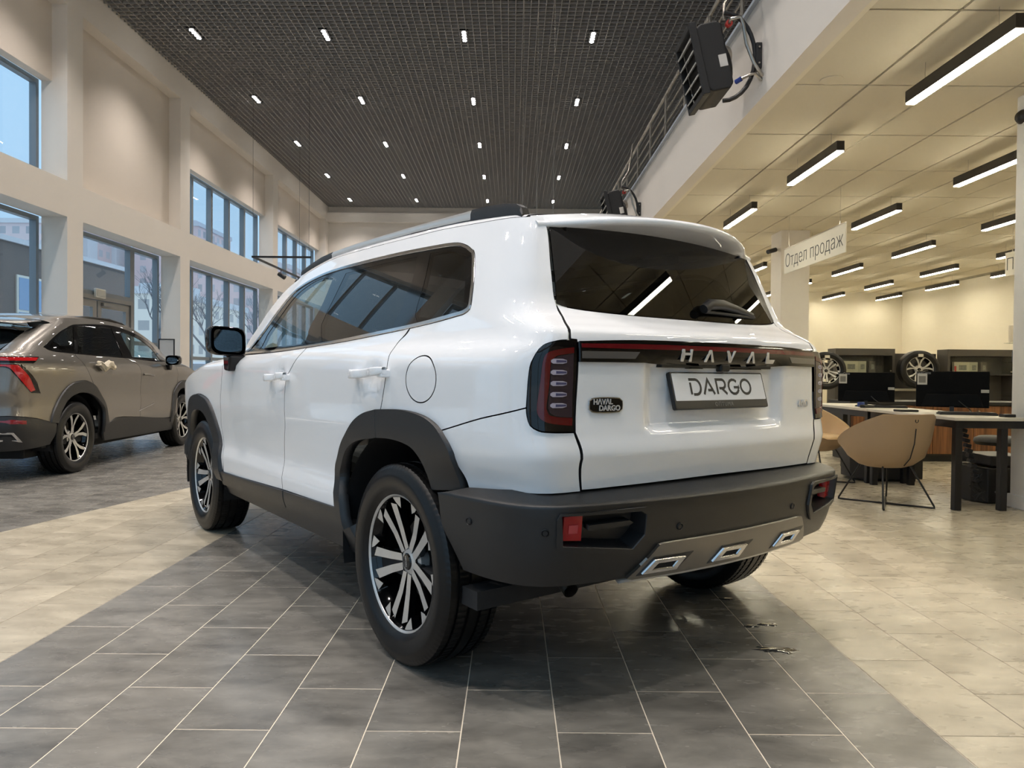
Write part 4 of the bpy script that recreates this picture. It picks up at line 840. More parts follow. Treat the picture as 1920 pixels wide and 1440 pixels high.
def panel(name, S, poly, m, parent, holes=(), off=0., depth=.014, inset=.0022, h=.03, mirror=False, hz=None, label=None):
    poly = inset_poly(poly, inset) if inset else list(poly)
    holes = [inset_poly(q, -inset) if inset else list(q) for q in holes]
    P = np.array(poly); lo = P.min(0); hi = P.max(0); hz = hz or h
    gx, gz = np.meshgrid(np.arange(lo[0]+h*.5, hi[0], h), np.arange(lo[1]+hz*.5, hi[1], hz)); G = np.stack([gx.ravel(), gz.ravel()], 1)
    ok = inside(G, poly) & ~near_poly(G, poly, min(h, hz)*.45)
    for q in holes: ok &= ~inside(G, q) & ~near_poly(G, q, min(h, hz)*.45)
    G = G[ok]; pts = []; edges = []
    for q in [poly]+holes:
        k_ = len(pts); pts += [Vector(p) for p in q]; edges += [(k_+i, k_+(i+1) % len(q)) for i in range(len(q))]
    pts += [Vector(p) for p in G.tolist()]
    V, E_, Fs = geometry.delaunay_2d_cdt(pts, edges, [], 0, 1e-6)[:3]
    V = np.array([tuple(v) for v in V]); Fs = [tuple(f) for f in Fs]
    C_ = np.array([V[list(f)].mean(0) for f in Fs]); keep = inside(C_, poly)
    for q in holes: keep &= ~inside(C_, q)
    Fs = [f for f, k_ in zip(Fs, keep) if k_]
    X = S.P(V[:,0], V[:,1]); N = S.N(V[:,0], V[:,1])
    if mirror: X = X*[1,-1,1]; N = N*[1,-1,1]
    X0 = X+N*off; cnt = {}; fo = []
    for f in Fs:
        a, b, c = X0[f[0]], X0[f[1]], X0[f[2]]
        if np.dot(np.cross(b-a, c-a), N[f[0]]) < 0: f = f[::-1]
        fo.append(f)
        for i in range(len(f)): e = (f[i], f[(i+1) % len(f)]); cnt[tuple(sorted(e))] = None if tuple(sorted(e)) in cnt else e
    vs = [tuple(p) for p in X0]; nn = [tuple(p) for p in N]; fs = list(fo); ns = len(fs)
    if depth:
        Xi = X+N*(off-depth)
        for e in cnt.values():
            if e is None: continue
            i, j = e; k_ = len(vs); vs += [tuple(X0[i]), tuple(X0[j]), tuple(Xi[j]), tuple(Xi[i])]; fs.append((k_+1, k_, k_+3, k_+2))
            q = np.cross(X0[j]-X0[i], N[i]); q = q/(np.linalg.norm(q)+1e-12)
            nn += [tuple(N[i]*.5+q*.5), tuple(N[j]*.5+q*.5), tuple(q), tuple(q)]
    me = bpy.data.meshes.new(name); me.from_pydata(vs, [], fs); me.materials.append(m)
    if depth and depth < .02 and m in (M_WHITE, M_GREYP): me.materials.append(M_DARK); me.polygons.foreach_set('material_index', [0]*ns+[1]*(len(fs)-ns))  # edge flanks coloured black, painting dark shade into the panel gaps
    me.polygons.foreach_set('use_smooth', [True]*len(fs)); me.normals_split_custom_set_from_vertices(nn); me.update()
    o = link(name, me, parent)
    if label: o['label'] = label
    return o
def both(name, *a, **k_):
    panel(name, *a, **k_); return panel(name, *a, mirror=True, **k_)
def grid_obj(name, rows_, m, parent, smooth=60, closed=False):
    nv = len(rows_[0]); mb = MB(); vs = [tuple(p) for r in rows_ for p in r]
    fs = [(i*nv+j, i*nv+j+1, (i+1)*nv+j+1, (i+1)*nv+j) for i in range(len(rows_)-1) for j in range(nv-1)]
    mb.add(vs, fs); return mb.obj(name, m, parent, smooth=smooth)
def mirror_half(h): return list(h)+[(-p[0],)+tuple(p[1:]) for p in h[::-1] if abs(p[0]) > 1e-6]
# ------------------------------------------------------------------ car materials
M_WHITE = mat('white_car_paint', srgb(243, 244, 245), .6, 0, 1.0, spec=0., coat_r=.015)
M_WHITE.node_tree.nodes['Principled BSDF'].inputs['Coat IOR'].default_value = 1.7
M_GREYP = mat('beige_grey_metallic', srgb(126, 121, 114), .32, .7, 1.0, coat_r=.012)
M_CLAD = mat('textured_cladding', srgb(21, 22, 24), .42, bump=(900, .10), spec=.65); M_GLOSS = mat('piano_black', srgb(8, 8, 9), .06, spec=.5)
M_LETTER = mat('bright_lettering', srgb(225, 225, 226), .2, .5); M_CHROME = mat('satin_chrome', srgb(205, 205, 206), .14, 1.); M_SILV = mat('machined_silver', srgb(205, 204, 201), .3, .6); M_SKID = mat('silver_grey_skid', srgb(128, 124, 118), .35, .7)
M_TINT = glass_mat('privacy_glass', (.035, .038, .04), 1.55); M_FGLASS = glass_mat('green_tint_glass', (.60, .70, .70), 1.55); M_WSH = glass_mat('windshield_glass', (.70, .80, .82), 1.5)
M_DARK = mat('underbody_gap_black', srgb(14, 14, 15), .8); M_TRIMIN = mat('cabin_dark', srgb(32, 32, 33), .8); M_SEAT = mat('seat_fabric', srgb(60, 58, 55), .8)
M_RED = mat('red_lens', srgb(86, 9, 14), .08, spec=.6); M_REDB = mat('red_strip_lens', srgb(96, 18, 24), .10, spec=.6); M_SMOKE = mat('smoked_lens', srgb(46, 34, 44), .08, spec=.7); M_STRIP = mat('frosted_strip', srgb(84, 82, 80), .3, 0, .6)
def tyre_mesh(R, W, Rb, name):
    hw = W/2; grooves = [-.62, -.22, .22, .62]; prof = [(Rb, -hw*.84), (Rb+.008, -hw*.92), (Rb+.022, -hw*.985), (Rb+.026, -hw*1.01), (Rb+.045, -hw*1.04), (Rb+(R-Rb)*.55, -hw*1.06), (R-.040, -hw*1.04), (R-.036, -hw*1.015), (R-.022, -hw*.99), (R-.010, -hw*.925)]
    ys = [-.86]; 
    for g in grooves: ys += [g-.055, g-.045, g+.045, g+.055]
    ys += [.86]
    for i, y in enumerate(ys):
        k_ = (i-1) % 4; inn = 0 < i < len(ys)-1 and k_ in (1, 2)
        prof.append((R-.004*y*y-(.009 if inn else 0), y*hw))
    prof += [(r, -y) for r, y in prof[:10]][::-1]
    def mod(i, j, r, y):
        a = abs(y)/hw
        if .84 < a < .97 and r > R-.02 and i % 3 == 0: return r-.0028
        if a <= .86 and r > R-.006 and (i+(1 if y > 0 else 0)) % 3 == 0 and a > .2: return r-.0025
        return r
    mb = MB(); mb.lathe(prof, 300, axis='Y', mod=mod); return mb.mesh(name, mat('tyre_rubber', srgb(9, 9, 10), .36, bump=(500, .06), spec=.4), 35)
def spoke_mesh(outline, ang, ry, thick, mir):
    """outline (radial, lateral); the outer face is machined, the flanks black"""
    mb = MB(); pts = [(r, -t if mir else t) for r, t in outline]
    ca, sa = math.cos(ang), math.sin(ang); top = []; bot = []
    for r, t in pts:
        x = r*ca-t*sa; z = r*sa+t*ca; top.append((x, ry(r), z)); bot.append((x*.985, ry(r)-thick, z*.985))
    n = len(pts); f = tuple(range(n)); fs = [f, tuple(range(n, 2*n))[::-1]]+[(i, (i+1) % n, n+(i+1) % n, n+i) for i in range(n)]
    mb.add(top+bot, fs, [0, 1]+[1]*n); me = mb.mesh('spoke', [M_SILV, M_GLOSS]); return me
def make_wheel(parent, x, y, R, W, Rb, style, flip, first={}):
    key = style
    if key not in first:
        tm = tyre_mesh(R, W, Rb-.004, 'wheel'); parts = []
        f = W*.42
        q = MB(); q.lathe([(Rb-.006, -f), (Rb-.03, -f+.02), (Rb-.045, -.02), (Rb-.03, f-.035), (Rb-.016, f-.012), (Rb-.012, f-.004)], 64, axis='Y'); parts.append(('rim_barrel', q.mesh('rim_barrel', M_GLOSS, 40)))
        q = MB(); q.lathe([(Rb-.013, f-.010), (Rb-.010, f-.002), (Rb-.003, f+.002), (Rb+.003, f-.002), (Rb+.001, f-.012)], 72, axis='Y'); parts.append(('rim_lip', q.mesh('rim_lip', M_SILV, 50)))
        q = MB(); q.lathe([(.001, -.035), (.155, -.035), (.158, -.02), (.155, -.015), (.09, -.015), (.085, .015), (.001, .015)], 48, axis='Y'); parts.append(('brake_disc', q.mesh('brake_disc', mat('brake_iron', srgb(88, 86, 84), .35, .9), 35)))
        q = MB(); q.lathe([(.001, f-.028), (.026, f-.029), (.031, f-.034), (.031, f-.06)], 28, axis='Y'); parts.append(('centre_cap', q.mesh('centre_cap', M_GLOSS, 40)))
        q = MB(); q.lathe([(.03, f-.034), (.045, f-.038), (.075, f-.05), (.08, f-.08)], 40, axis='Y'); parts.append(('hub', q.mesh('hub', M_SILV, 40)))
        ry = lambda r: f-.036+.030*min(1, max(0, (r-.05)/(Rb-.06)))**1.4
        Ro = Rb-.012
        if style == 'suv': ol = [(.042, .003), (.044, .030), (.120, .041), (.203, .060), (.222, .027), (.120, .011)]; fin = [(.180, .080), (.212, .063), (Ro+.002, .056), (Ro-.002, .100), (.222, .112)]; na = 5; a0 = math.radians(-12)
        else: ol = [(.045, -.004), (.045, .024), (.11, .026), (.165, .050), (Ro, .100), (Ro, .062), (.178, .020), (.12, .004)]; na = 5; a0 = math.radians(18)
        for k_ in range(na):
            for mir in ((False, True) if True else (False,)):
                parts.append(('spoke', spoke_mesh(ol, a0+2*math.pi*k_/na, ry, .028, mir)))
                if style == 'suv': parts.append(('rim_fin', spoke_mesh(fin, a0+2*math.pi*k_/na, lambda r: ry(r)+.002, .03, mir)))
        for k_ in range(5):
            a = a0+2*math.pi*(k_+.5)/5; q = MB(); q.cyl((.052*math.cos(a), f-.058, .052*math.sin(a)), (.052*math.cos(a), f-.040, .052*math.sin(a)), .008, n=8); parts.append(('lug_nut', q.mesh('lug_nut', M_GLOSS)))
        tx = text_mb('HAVAL', .013, .0006, bold=.0002); tx.xf(Matrix(((-1,0,0,0),(0,0,1,f-.0275),(0,1,0,0),(0,0,0,1))) @ Matrix.Rotation(math.radians(-80), 4, 'Z')); parts.append(('cap_lettering', tx.mesh('cap_lettering', M_SILV)))
        first[key] = (tm, parts)
    tm, parts = first[key]
    o = link('wheel', tm, parent, (x, y, R-.002)); o.rotation_euler = (0, 0, math.pi if flip else 0)
    for n_, me in parts: link(n_, me, o)
    return o
def side_of(S, x, z): return np.stack([np.asarray(S.tau_of_x(np.asarray(x, float), np.asarray(z, float))), np.asarray(z, float)], 1)
def xz_poly(S, pts): return [(float(S.tau_of_x(p[0], p[1])), p[1])+tuple(p[2:]) for p in pts]
def loft_top(S, edge_tz, crown_fn, m, name, parent, n=17, off=0.):
    """a surface bridging left and right edge lines (given on S), arched to crown_fn(x)"""
    rows_ = []
    for t, z in edge_tz:
        P = S.P(t, z); N = S.N(t, z); y, x = float(P[1]), float(P[0]); zc_ = crown_fn(x); r = []
        for k_ in range(n):
            s_ = -1+2*k_/(n-1); q = abs(s_)
            r.append((x, y*math.sin(s_*math.pi/2)*1.0, z+(zc_-z)*math.cos(s_*math.pi/2)**1.0))
        rows_.append(r)
    return grid_obj(name, rows_, m, parent, smooth=180)
def seat(parent, x, y, name='seat'):
    q = MB(); q.prism([(x-.28, .52), (x+.25, .50), (x+.27, .60), (x+.2, .66), (x-.22, .64), (x-.38, 1.13), (x-.48, 1.13), (x-.42, .62)], 1, y-.24, y+.24); s_ = q.obj(name, M_SEAT, parent, bev=.04)
    q = MB(); q.prism([(x-.43, 1.15), (x-.36, 1.16), (x-.40, 1.33), (x-.46, 1.32)], 1, y-.13, y+.13); q.obj('headrest', M_SEAT, s_, bev=.03)
# ------------------------------------------------------------------ the white SUV
suv = thing('suv', 'white suv with black wheel arch cladding in the middle of the showroom', 'car', (.316, 3.18, 0), .6417+math.pi/2)
B_ = BODY
sp = spline
P_arch_o[0] = (1.930,.415,1); P_arch_i[-1] = (1.882,.415,1)
_c = np.array((1.52,.45)); AU = [tuple(np.array(p[:2])+(_c-np.array(p[:2]))*.04) for p in P_arch_o]   # panel edges tucked under the cladding
gapF = [(3.72,1.148,1),(3.71,1.07),(3.72,1.01),(3.735,.945),(3.763,.846),(3.772,.711),(3.68,.52),(3.66,.442,1)]
BT = P_b_gap[0]; CT = P_dlo_rest[0]+(1,)
fd = sp(gapF[:1]+[P_dlo_bot[1],BT]+P_b_gap[1:]+[(3.027,.463)]+gapF[:0:-1])
rd = sp([BT]+P_dlo_bot[3:5]+[CT]+P_c_gap[1:-1]+[(1.62,.905,1)]+AU[5:0:-1]+[(1.94,.487,1),P_b_gap[-1]]+P_b_gap[-2:0:-1])
dlo_top = P_dlo_rest[::-1]
bs = sp([P_roof[0]+(1,)]+P_roof[1:-1]+[(3.775,1.156,1),(3.655,1.154,1)]+dlo_top[:-1]+[CT]+P_c_gap[1:-1]+[(1.62,.905,1)]+AU[7:11]+[(1.214,.866,1),(1.165,.878),P_q_shut[1],P_q_shut[2]]+P_lamp[5:0:-1]+[(.682,1.163,1)]+P_tail_gap[-2:0:-1]+[(.68,1.602,1)])
fc = (float(B_.P(np.array(sum(p[0] for p in P_fuel)/4), np.array(1.036))[0]), 1.036); circ = lambda c, rx, rz, n=40: xz_poly(B_, [(c[0]+rx*math.cos(2*math.pi*i/n), c[1]+rz*math.sin(2*math.pi*i/n)) for i in range(n)])
both('door', B_, fd, M_WHITE, suv); both('door', B_, rd, M_WHITE, suv)
panel('body_side', B_, bs, M_WHITE, suv, holes=[circ(fc, .093, .082)]); panel('body_side', B_, bs, M_WHITE, suv, mirror=True)
panel('fuel_flap', B_, circ(fc, .093, .082), M_WHITE, suv)
lq = sp([(1.214,.866,1),(1.165,.878),P_q_shut[1],P_q_shut[2]]+P_lamp[6:10]+[(.668,.879,1)]+P_g_gap[1:-1]+[(.631,.692,1),(.92,.688),(1.112,.676,1),(1.132,.72),(1.170,.776),(1.206,.83)])
both('rear_corner', B_, lq, M_WHITE, suv)
fa_o = [(2.23,.39,1),(2.27,.55),(2.335,.68),(2.42,.79),(2.53,.865),(2.69,.897),(2.86,.898),(3.02,.86),(3.13,.77),(3.19,.65),(3.22,.46,1)]
fa_i = [(3.12,.46,1),(3.10,.60),(3.04,.71),(2.95,.77),(2.84,.795),(2.70,.795),(2.60,.765),(2.50,.69),(2.43,.58),(2.38,.45),(2.36,.39,1)]
ff = sp(gapF[:1]+xz_poly(B_, [(2.4,1.118),(2.62,1.098),(2.85,1.062),(3.1,1.025),(3.3,.975),(3.45,.90),(3.56,.80,1),(3.60,.60,1),(3.22,.55,1),(3.19,.65),(3.13,.77),(3.02,.86),(2.86,.898),(2.69,.897),(2.53,.865),(2.42,.79),(2.335,.68),(2.27,.55),(2.22,.444,1)])+gapF[-2:0:-1])
both('fender', B_, ff, M_WHITE, suv)
# wheel arch cladding in two pieces at the rear, one at the front
ra = sp(P_arch_o+P_arch_i)
k_o, k_i = 6, 6
both('arch_cladding', B_, sp([P_arch_o[0]]+P_arch_o[1:6]+[(1.62,.921,1),(1.635,.811,1)]+P_arch_i[7:]), M_CLAD, suv, off=.020, depth=.045, h=.02)
both('arch_cladding', B_, sp([(1.62,.921,1)]+P_arch_o[7:]+P_arch_i[:6]+[(1.635,.811,1)]), M_CLAD, suv, off=.020, depth=.045, h=.02)
both('arch_cladding', B_, sp(xz_poly(B_, fa_o+fa_i)), M_CLAD, suv, off=.020, depth=.045, h=.02)
both('door_cladding', B_, sp([(3.70,.448,1),(3.027,.465),(2.59,.479,1),(2.585,.395,1),(3.72,.362,1)]), M_CLAD, suv, off=.014, depth=.03)
both('door_cladding', B_, sp([(2.58,.479,1),(1.93,.492,1),(1.90,.41,1),(2.575,.395,1)]), M_CLAD, suv, off=.014, depth=.03)
both('sill', B_, sp([(3.72,.40,1),(1.88,.42,1),(1.80,.30,1),(3.75,.30,1)]), M_CLAD, suv, off=-.004, depth=.06)
# side glazing
D_ = sp([(3.64,1.154,1)]+P_dlo_bot[1:-1]+P_dlo_rest); Di = inset_poly(D_, .013)
gl = [inset_poly(sp(p), .005) for p in (P_glass_f, P_glass_r, P_glass_q)]
both('chrome_trim', B_, D_, M_CHROME, suv, holes=[Di], off=.003, depth=.012, inset=.001, h=.02)
both('window_surround', B_, Di, M_GLOSS, suv, holes=gl, off=-.002, depth=.02, inset=0)
both('front_window', B_, gl[0], M_FGLASS, suv, off=-.004, depth=0, inset=0, h=.05)
both('rear_window', B_, gl[1], M_TINT, suv, off=-.003, depth=0, inset=0, h=.05); both('quarter_window', B_, gl[2], M_TINT, suv, off=-.003, depth=0, inset=0, h=.05)
# cabin lining and seats
both('cabin_lining', B_, sp(xz_poly(B_, [(-.3,1.24,1),(.0,1.2),(.6,1.17),(1.9,1.135,1),(2.15,.9,1),(2.15,.35,1),(.55,.35,1),(.5,.85,1),(-.3,.95,1)])), M_TRIMIN, suv, off=-.05, depth=0, inset=0, h=.06)
q = MB(); q.bb((-.45, -.86, .30), (2.35, .86, .36)); q.obj('cabin_floor', M_TRIMIN, suv)
q = MB(); q.prism([(1.75, .7), (1.8, 1.02), (2.3, 1.08), (2.3, .6)], 1, -.80, .80); q.obj('dashboard', M_TRIMIN, suv, bev=.03)
for yy in (.37, -.37): seat(suv, 1.15, yy, 'front_seat')
for yy in (.45, 0, -.45): seat(suv, .28, yy, 'rear_seat')
q = MB(); q.tube([(1.58+.02*math.cos(a)*0-.06*math.sin(a), .37+.18*math.cos(a), 1.0+.17*math.sin(a)) for a in [2*math.pi*i/28 for i in range(28)]], .016, 8, closed=True); q.obj('steering_wheel', M_TRIMIN, suv, smooth=60)
# roof, windscreen, bonnet
crown = pchip([-.5,-.3,0,.6,1.2,1.5,1.8,2.2],[1.60,1.655,1.685,1.702,1.692,1.665,1.58,1.3])
re_ = sp([p for p in P_roof[:9]], 4, False)
loft_top(B_, re_, crown, M_WHITE, 'roof', suv)
rows_ = []
for t_, z_ in sp(P_roof[8:-1]+[(3.79,1.14)], 4, False):
    P = B_.P(t_, z_); r = []
    for k_ in range(17):
        s_ = -1+2*k_/16; r.append((P[0]+.05*math.cos(s_*math.pi/2), P[1]*.985*s_, z_+.045*math.cos(s_*math.pi/2)*max(0, min(1, (z_-1.2)/.3))))
    rows_.append(r)
grid_obj('windscreen', rows_, M_WSH, suv, 180)
he = [tuple(p) for p in sp(xz_poly(B_, [(2.2,1.14),(2.4,1.118),(2.62,1.098),(2.85,1.062),(3.1,1.025),(3.3,.975),(3.45,.90),(3.56,.80)]), 4, False)]
loft_top(B_, he, pchip([2.0,2.4,3.0,3.4,3.6],[1.19,1.18,1.12,1.05,.88]), M_WHITE, 'bonnet', suv)
rows_ = []
for z_ in np.linspace(.36, .86, 9):
    xe = 3.585 if z_ > .55 else 3.56; ye = float(body_w(xe, z_)); rows_.append([(xe+.10*math.cos(s_*math.pi/2), ye*s_, z_) for s_ in np.linspace(-1, 1, 21)])
grid_obj('front_bumper', rows_, M_WHITE, suv, 180)
q = MB(); q.prism([(-.5, .5), (.5, .5), (.58, .8), (-.58, .8)], 0, 3.60, 3.70); q.obj('grille', M_GLOSS, suv, bev=.01)
for yy in (-.66, .66): q = MB(); q.lathe([(.001, .03), (.08, .028), (.095, .0), (.095, -.03)], 24, axis='X', c=(3.64, yy, .80)); q.obj('headlight', M_CHROME, suv, smooth=40)
both('rocker_closer', B_, sp(xz_poly(B_, [(3.22,.55,1),(3.60,.60,1),(3.57,.34,1),(3.22,.34,1)])), M_CLAD, suv, off=.0, depth=.03)
# tailgate, rear glass, spoiler
tg = mirror_half([(0,.703),(.371,.699),(.60,.696),(.629,.697,1),(.643,.764),(.645,.811),(.652,.848),(.664,.879,1),(.652,1.09),(.652,1.165,1),(.674,1.166,1),(.666,1.196),(.634,1.254),(.644,1.288,1),(.60,1.279),(.5,1.270),(.294,1.262),(0,1.260)])
tgo = panel('tailgate', B_, sp(tg), M_WHITE, suv, h=.022, hz=.015)
rg = mirror_half([(0,1.261),(.294,1.263),(.5,1.271),(.60,1.280),(.646,1.292,1),(.655,1.418),(.660,1.55),(.655,1.585,1),(.478,1.60),(0,1.605)])
panel('rear_glass', GLS, sp(rg), M_TINT, suv, off=-.002, depth=.006, inset=.002, h=.04)
rows_ = []
te = lambda y: (-.625+.60*y*y, 1.605-.035*(abs(y)/.6)**2)
for y in np.linspace(-.60, .60, 41):
    a = abs(y)/.60; e = 1-.0*a; xr_ = -.33; P = B_.P(.70*min(1, abs(y)/.585), 1.60); zt = 1.667-.055*a**2.2; xt, zl = te(y)
    xt = xt*(1-a**8)+(-.42)*a**8; zu = 1.590-.02*a*a; xu = float(B_.rx(abs(y), 1.58))+.01
    rows_.append([(-.28, y, zt-.03), (xr_, y, zt), ((xr_+xt)/2, y, (zt+zl)/2+.014), (xt+.05, y, zl+.022), (xt+.012, y, zl+.012), (xt, y, zl), (xt+.008, y, zl-.010), (xt+.04, y, zl-.012), ((xt+xu)/2, y, (zl+zu)/2-.010), (xu, y, zu-.006), (xu+.03, y, zu-.01)])
spo = grid_obj('roof_spoiler', rows_, M_WHITE, suv, 180)
# wiper
q = MB(); q.tube([(-.612, -.04, 1.305), (-.61, -.08, 1.325), (-.60, -.16, 1.33), (-.585, -.28, 1.318), (-.57, -.40, 1.303)], [.018, .022, .020, .015, .010], 10); wp = q.obj('wiper', M_BLACK, suv, smooth=60)
q = MB(); q.tube([(-.602, -.06, 1.297), (-.585, -.28, 1.295), (-.565, -.42, 1.296)], .007, 6); q.obj('wiper_blade', M_BLACK, wp, smooth=60)
# light bar with letters
lb = panel('light_bar', B_, sp(mirror_half([(0,1.098,1),(.653,1.094,1),(.653,1.160,1),(.4,1.170),(0,1.172)])), M_GLOSS, suv, off=.013, depth=.03, h=.025)
panel('red_strip', B_, sp(mirror_half([(0,1.139,1),(.648,1.137,1),(.648,1.153,1),(.4,1.157),(0,1.158)])), M_REDB, lb, off=.0145, depth=.002, h=.025)
for s_ in (1, -1): panel('clear_strip', B_, [(s_*.645,1.107),(s_*.645,1.129),(s_*.42,1.131),(s_*.44,1.109)][::s_], M_STRIP, lb, off=.0145, depth=.002, inset=0)
LT = {'H': [(0,0),(.24,0),(.24,.36),(.76,.36),(.76,0),(1,0),(1,1),(.76,1),(.76,.62),(.24,.62),(.24,1),(0,1)], 'A': [(0,0),(.24,0),(.5,.72),(.76,0),(1,0),(.62,1),(.38,1)], 'V': [(.38,0),(.62,0),(1,1),(.76,1),(.5,.28),(.24,1),(0,1)], 'L': [(0,0),(1,0),(1,.26),(.24,.26),(.24,1),(0,1)]}
for ch, t0 in zip('HAVAL', (.232, .115, .000, -.128, -.252)):
    pl_ = [(t0-.052*a, 1.1145+.030*b) for a, b in LT[ch]]; panel('letter', B_, pl_[::-1], M_LETTER, lb, off=.0165, depth=.003, inset=0, h=.02)
q = MB(); q.box((-.705, -.02, 1.085), (.05, .05, .028)); q.obj('rear_camera', M_BLACK, suv, bev=.006)
q = MB(); q.box((-.695, 0, 1.090), (.05, .62, .014)); q.obj('handle_strip', M_BLACK, suv, bev=.003)
for yy in (.14, -.10, -.2): q = MB(); q.box((-.716, yy, 1.082), (.03, .06, .004)); q.obj('plate_lamp', M_GLOSS, suv)
# tail lamps
for mir in (False, True):
    lp = panel('tail_lamp', B_, sp(P_lamp), M_GLOSS, suv, off=.006, depth=.03, mirror=mir, h=.02)
    panel('red_lens', B_, sp(P_lamp_red_o+P_lamp_red_i), M_RED, lp, off=.009, depth=.003, inset=0, mirror=mir, h=.015)
    panel('smoked_lens', B_, sp([(.672,1.122,1),(.731,1.111),(.748,1.10),(.755,1.01),(.76,.955),(.753,.939),(.734,.930),(.677,.925,1)]), M_SMOKE, lp, off=.0075, depth=.002, inset=0, mirror=mir, h=.02)
    for z in (1.0965, 1.063, 1.0295, .996, .9625):
        panel('light_element', B_, [(.698,z-.004),(.712,z-.0075),(.745,z-.0075),(.753,z-.003),(.753,z+.003),(.745,z+.0075),(.712,z+.0075),(.698,z+.004)], mat('light_guide', srgb(196, 192, 214), .15, .4, .8), lp, off=.0085 if mir else .0105, depth=.004, inset=0, mirror=mir, h=.02)
        panel('light_core', B_, [(.700,z-.003),(.735,z-.004),(.735,z+.004),(.700,z+.003)], mat('light_core', srgb(74, 74, 110), .12, .2, .8), lp, off=.009 if mir else .0115, depth=.002, inset=0, mirror=mir, h=.02)
# badges and number plate
bd = panel('badge', B_, sp([(.612,.948),(.612,.975),(.600,.984),(.5475,.987),(.495,.984),(.483,.975),(.483,.948),(.495,.939),(.5475,.936),(.600,.939)]), M_CHROME, suv, off=.006, depth=.006, inset=0)
panel('badge_field', B_, sp([(.609,.949),(.609,.974),(.598,.981),(.5475,.984),(.497,.981),(.486,.974),(.486,.949),(.497,.942),(.5475,.939),(.598,.942)]), M_GLOSS, bd, off=.007, depth=.001, inset=0)
def on_body(tau, z, off, S=BODY):
    P = S.P(tau, z)+S.N(tau, z)*off; n = Vector(S.N(tau, z)); u = Vector(S.P(tau-.01, z)-S.P(tau+.01, z)).normalized(); v = n.cross(u).normalized()
    return Matrix(((u.x, v.x, n.x, P[0]), (u.y, v.y, n.y, P[1]), (u.z, v.z, n.z, P[2]), (0, 0, 0, 1)))
for lt in split_letters(text_mb('HΛVΛL', .0235, .0008, bold=.0008).xf(on_body(.562, .9715, .0085))): lt.obj('badge_letter', M_LETTER, bd)
for lt in split_letters(text_mb('DARGO', .0235, .0008, bold=.0008).xf(on_body(.536, .9515, .0085))): lt.obj('badge_letter', M_LETTER, bd)
text_mb('4WD', .040, .002, bold=.0008, spacing=.9).xf(on_body(-.562, .946, .004)).obj('drive_badge', M_LETTER, suv)
c15, s15 = math.cos(math.radians(15)), math.sin(math.radians(15))
PM = Matrix(((0, s15, -c15, -.725), (-1, 0, 0, 0), (0, c15, s15, 1.005), (0, 0, 0, 1)))
def rrect(w_, h_, r, n=5):
    out = []
    for cx_, cy_, a0 in ((w_/2-r, h_/2-r, 0), (-w_/2+r, h_/2-r, 90), (-w_/2+r, -h_/2+r, 180), (w_/2-r, -h_/2+r, 270)):
        out += [(cx_+r*math.cos(math.radians(a0+90*i/n)), cy_+r*math.sin(math.radians(a0+90*i/n))) for i in range(n+1)]
    return out
q = MB(); q.prism(rrect(.526, .132, .008), 2, -.014, .002); pf = q.xf(PM).obj('plate_frame', mat('plate_frame_black', srgb(20, 20, 20), .35), suv, bev=.003)
q = MB(); q.prism([(a, b+.012) for a, b in rrect(.508, .096, .004)], 2, .002, .0035); pl_ = q.xf(PM).obj('number_plate', mat('plate_white', srgb(225, 226, 228), .4), pf)
def stroke(mb, pts, w_, z0, z1):
    P = [Vector(p) for p in pts]; L = []; R_ = []
    for i in range(len(P)):
        t1 = (P[i]-P[i-1]).normalized() if i else (P[1]-P[0]).normalized(); t2 = (P[i+1]-P[i]).normalized() if i < len(P)-1 else t1
        t = (t1+t2).normalized(); n = Vector((-t.y, t.x)); k_ = w_/2/max(.5, t.dot(t1)); L.append(P[i]+n*k_); R_.append(P[i]-n*k_)
    n = len(P); vs = [(p.x, p.y, z) for z in (z0, z1) for p in L+R_]; m = 2*n
    fs = []
    for i in range(n-1): fs += [(m+i, m+n+i, m+n+i+1, m+i+1), (i, i+1, n+i+1, n+i), (i, m+i, m+i+1, i+1), (n+i, n+i+1, m+n+i+1, m+n+i)]
    fs += [(0, n, m+n, m), (n-1, m+n-1, m+2*n-1, 2*n-1)]
    mb.add(vs, fs)
def arc(cx, cy, rx, ry, a0, a1, n=12): return [(cx+rx*math.cos(math.radians(a0+(a1-a0)*i/n)), cy+ry*math.sin(math.radians(a0+(a1-a0)*i/n))) for i in range(n+1)]
GLY = {'D': [[(.09, .0), (.09, .80)], [(0, 1), (.55, 1)]+arc(.55, .5, .45, .5, 80, -90)+[(.26, 0)]], 'A': [[(0, 0), (.50, 1.0), (1, 0)], [(.42, .28), (.86, .28)]], 'R': [[(.08, 0), (.08, 1), (.62, 1)]+arc(.62, .70, .30, .30, 80, -90)+[(.30, .40)], [(.50, .42), (.98, 0)]],
       'G': [arc(.5, .5, .5, .5, 45, 360)+[(1.0, .46), (.52, .46)]], 'O': [arc(.5, .5, .5, .5, 0, 360, 28)]}
for k_, ch in enumerate('DARGO'):
    q = MB()
    for st in GLY[ch]: stroke(q, [((k_-2)*.0715-.029+.058*a, .012-.0265+.053*b) for a, b in st], .0094, .0036, .0042+.0001*len(GLY[ch]))
    q.xf(PM).obj('plate_letter', mat('plate_ink', srgb(24, 24, 26), .5), pl_)
text_mb('OПTUMA', .021, .0005, spacing=1.25).xf(PM @ Matrix.Translation((.0, -.051, .003))).obj('dealer_lettering', mat('dealer_grey', srgb(120, 120, 120), .35, .6), pf)
